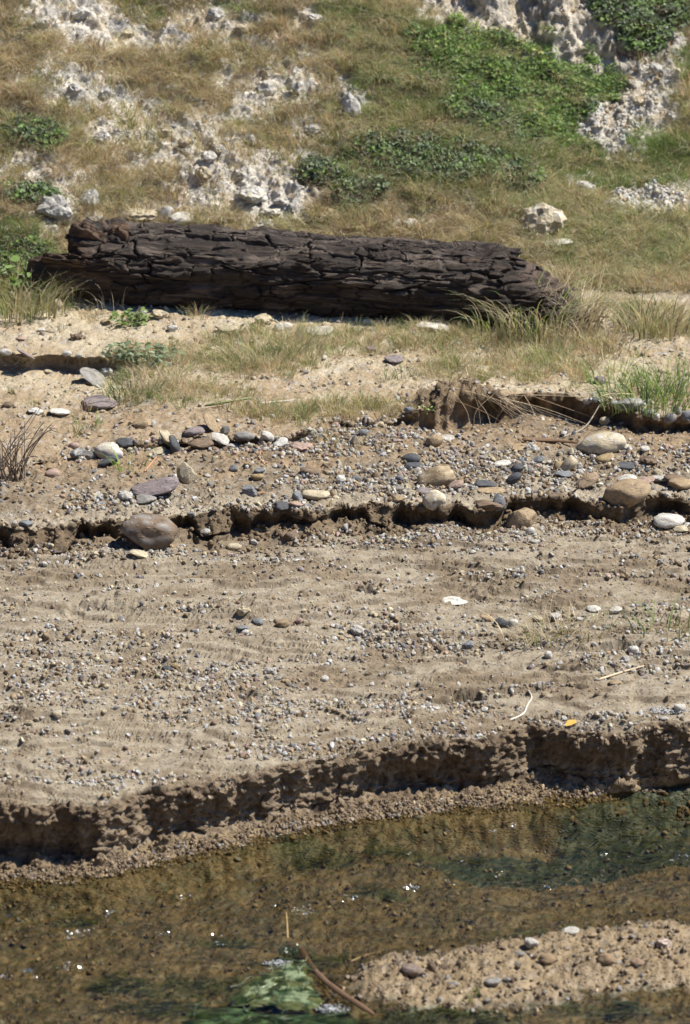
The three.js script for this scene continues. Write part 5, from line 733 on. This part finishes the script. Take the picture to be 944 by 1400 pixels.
// ------------------------------------------------------------------ algae, foam and stand-in glints in the stream
M.algaeHair = new THREE.MeshStandardMaterial({ vertexColors: true, roughness: 0.35, side: THREE.DoubleSide });
const slime = (c, rough = 0.35) => new THREE.MeshStandardMaterial({ color: new THREE.Color().setRGB(...c), roughness: rough, vertexColors: true });
function matMesh(outline, height, seed, mat, cols, y0 = WATER) {     // a lumpy raft: closed upper skin over an outline
  const pts = outline.map(([a, b]) => onLevel(a, b, y0)), cx = pts.reduce((s, p) => s + p[0], 0) / pts.length, cz = pts.reduce((s, p) => s + p[1], 0) / pts.length, c = new THREE.CatmullRomCurve3(pts.map((p) => new THREE.Vector3(p[0], 0, p[1])), true), nA = 90, nR = 26, p = [], col = [], idx = [];
  for (let j = 0; j <= nR; j++) for (let i = 0; i <= nA; i++) { const q = c.getPoint((i % nA) / nA), ia = (i % nA) / nA * 6.283, t = j / nR * (1 + 0.22 * fbm(Math.cos(ia) * 3, seed, Math.sin(ia) * 3, 3)), x = lerp(cx, q.x, t), z = lerp(cz, q.z, t), e = Math.pow(Math.max(0, 1 - Math.pow(j / nR, 3)), 0.6), n = fbm(x * 9, seed, z * 9, 3), f = fbm(x * 30, seed, z * 30, 2); p.push(x - cx + 0.012 * f, height * e * (0.5 + 0.55 * n + 0.5 * f) - 0.015 * (1 - e) - 0.004, z - cz); col.push(...mix3(cols[0], cols[1], ss(-0.3, 0.4, n + 0.4 * f))); }
  for (let j = 0; j < nR; j++) for (let i = 0; i < nA; i++) { const a = j * (nA + 1) + i, b = a + nA + 1; idx.push(a, a + 1, b, a + 1, b + 1, b); }
  const g = new THREE.BufferGeometry(); g.setAttribute('position', new THREE.Float32BufferAttribute(p, 3)); g.setAttribute('color', new THREE.Float32BufferAttribute(col, 3)); g.setIndex(idx); g.computeVertexNormals(); const m = new THREE.Mesh(g, mat); m.position.set(cx, y0, cz);
  const r = rng(seed * 71), hair = []; for (let k = 0; k < 26; k++) { const q = c.getPoint(r()), t = Math.sqrt(r()) * 1.05, x = (q.x - cx) * t, z = (q.z - cz) * t, l = 0.05 + 0.12 * r(), a = 2.7 + (r() - 0.5) * 3.0, h = height * (1.0 - 0.6 * t) + 0.006, w = 0.0015 + 0.0025 * r(), ca = Math.cos(a), sa = Math.sin(a), g1 = new THREE.BufferGeometry(), pp = [], cc = [], tone = mix3(cols[0], cols[1], 0.2 + 0.6 * r()); for (let i = 0; i <= 4; i++) { const u = i / 4, e = l * (u - 0.5), s = 0.012 * Math.sin(u * 5 + k), ww = w * (1 - Math.pow(2 * u - 1, 4) * 0.9); pp.push(x + ca * e - sa * (s - ww), h + 0.004 * Math.sin(u * 7 + k), z + sa * e + ca * (s - ww), x + ca * e - sa * (s + ww), h + 0.004 * Math.sin(u * 7 + k) + 0.002, z + sa * e + ca * (s + ww)); cc.push(...tone, ...tone); } g1.setAttribute('position', new THREE.Float32BufferAttribute(pp, 3)); g1.setAttribute('color', new THREE.Float32BufferAttribute(cc, 3)); g1.setIndex([0, 1, 2, 1, 3, 2, 2, 3, 4, 3, 5, 4, 4, 5, 6, 5, 7, 6, 6, 7, 8, 7, 9, 8]); g1.computeVertexNormals(); hair.push(g1); }
  const f = new THREE.Mesh(mergeGeometries(hair), M.algaeHair); f.name = 'strand_cluster'; f.userData.kind = 'stuff'; m.add(f); return m;
}
const wetGreen = slime([1, 1, 1], 0.28);
top(matMesh([[318, 1368], [330, 1345], [352, 1332], [372, 1325], [392, 1312], [412, 1312], [422, 1330], [430, 1350], [440, 1366], [425, 1378], [390, 1376], [355, 1370]], 0.012, 3, wetGreen, [[0.022, 0.045, 0.015], [0.17, 0.21, 0.12]]), 'algae_mat', { label: 'pale green algae mat heaped beside the brown branch', category: 'algae' });
top(matMesh([[250, 1386], [268, 1376], [300, 1372], [340, 1380], [400, 1384], [450, 1386], [500, 1392], [470, 1402], [400, 1408], [330, 1406], [270, 1402]], 0.009, 4, wetGreen, [[0.012, 0.025, 0.008], [0.05, 0.085, 0.03]]), 'algae_mat', { label: 'dark green algae raft below the pale green heap', category: 'algae' });
{ const [x, z] = onLevel(394, 1302, WATER), g = new THREE.Group(); [[blades(811, 120, 0.7, 1.2, 0.03, 4, (r) => vary([0.022, 0.042, 0.018], r, 0.9)), 0.08], [leaves(813, 110, 0.16, 0.9, 0.6), 0.085]].forEach(([b, h], k) => { const m = new THREE.Mesh(b, k ? wetGreen.clone() : M.blade); if (k) m.material.color.setRGB(0.03, 0.055, 0.022), m.material.side = THREE.DoubleSide; m.name = k ? 'leaf_cluster' : 'strand_cluster'; m.userData.kind = 'stuff'; m.scale.set(h * 0.85, h, h * 0.85); g.add(m); }); g.position.set(x, WATER - 0.01, z); top(g, 'water_weed', { label: 'dark green weed clump with a broken reed standing in it', category: 'weed' }); }
{ const [x, z] = onLevel(393, 1288, WATER); const m = new THREE.Mesh(tube([[0, 0, 0], [-0.002, 0.09, 0], [-0.006, 0.17, 0.004]], 0.009, 1500, [0.55, 0.38, 0.17]), M.twig); m.position.set(x, WATER + 0.02, z); top(m, 'reed', { label: 'short broken yellow reed standing in the dark weed clump', category: 'reed' }); }
{ // trailing strands of weed just under the surface
  const r = rng(610), g = blades(611, 16, 0.4, 0.2, 0.03, 3), im = new THREE.InstancedMesh(g, new THREE.MeshStandardMaterial({ color: new THREE.Color().setRGB(0.9, 1, 0.8), vertexColors: true, roughness: 0.5, side: THREE.DoubleSide }), 320); let n = 0;
  for (let t = 0; t < 30000 && n < 320; t++) { const x = X(r, 3), z = lerp(7.3, 10.5, r()); if (z < eW(x) + 0.05 || r() > ss(0.3, 0.8, Math.max(cover(ALGAE, x, z, 0.6), 0.6 * cover(TEAL, x, z, 0.6)))) continue; const y = Math.min(groundY(x, z) + 0.02, WATER - 0.012); dummy.position.set(x, y, z); dummy.rotation.set((r() - 0.5) * 0.3, 0.28 + (r() - 0.5) * 1.6, 1.5 + (r() - 0.5) * 0.2); dummy.scale.set(0.04, 0.05 + 0.12 * r(), 0.07); dummy.updateMatrix(); im.setMatrixAt(n, dummy.matrix); im.setColorAt(n, new THREE.Color().setRGB(...vary(r() < 0.7 ? [0.018, 0.03, 0.010] : [0.05, 0.06, 0.015], r))); n++; }
  im.count = n; top(im, 'stream_weed', { kind: 'stuff', label: 'dark green weed strands trailing in the shallow stream', category: 'weed' });
}
{ // foam, plus pale bubble clusters that stand in for glints on the water
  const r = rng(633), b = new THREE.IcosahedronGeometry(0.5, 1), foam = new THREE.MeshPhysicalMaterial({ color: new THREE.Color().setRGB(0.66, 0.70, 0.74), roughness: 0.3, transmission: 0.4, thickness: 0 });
  const flecks = [[912, 1056, 30, 5, 110, 'white foam riffle at the foot of the bank'], [414, 1246, 13, 5, 16, 'pale bubble fleck standing in for a glint above the reed in the stream'], [562, 1215, 11, 4, 12, 'pale bubble fleck standing in for a glint in mid stream'], [455, 1380, 22, 5, 60, 'white foam caught against the brown branch'], [380, 1322, 18, 4, 36, 'white foam along the upper edge of the algae mat'], ...[[108, 1276, 14, 3, 5], [96, 1284, 8, 3, 3], [108, 1322, 10, 4, 4], [84, 1326, 8, 3, 3], [4, 1334, 5, 4, 3], [220, 1278, 8, 3, 3], [683, 1196, 6, 3, 3], [612, 1207, 5, 3, 2], [822, 1170, 3, 2, 2], [700, 1128, 8, 3, 3], [675, 1137, 5, 2, 2], [632, 1178, 3, 2, 1], [148, 1248, 5, 3, 2], [938, 1170, 8, 2, 3], [920, 1177, 6, 2, 2], [480, 1226, 12, 3, 4], [560, 1168, 4, 2, 2], [300, 1290, 8, 3, 2]].map((q) => [...q, 'tiny pale bubbles standing in for glints on the stream'])];
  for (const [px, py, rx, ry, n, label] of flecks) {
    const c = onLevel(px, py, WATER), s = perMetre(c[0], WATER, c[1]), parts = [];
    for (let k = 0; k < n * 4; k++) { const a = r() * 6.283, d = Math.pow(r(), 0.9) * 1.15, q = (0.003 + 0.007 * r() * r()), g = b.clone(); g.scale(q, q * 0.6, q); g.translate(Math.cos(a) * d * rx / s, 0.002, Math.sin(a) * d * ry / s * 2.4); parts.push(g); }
    const m = new THREE.Mesh(mergeGeometries(parts), foam); m.position.set(c[0], Math.max(WATER, groundY(c[0], c[1]) ) + 0.003 + (py > 1310 && px > 300 && px < 400 ? 0.02 : 0), c[1]); top(m, 'foam_glint_fleck', { label, category: 'foam', kind: 'stuff' });
  }
}

renderer.render(scene, camera);
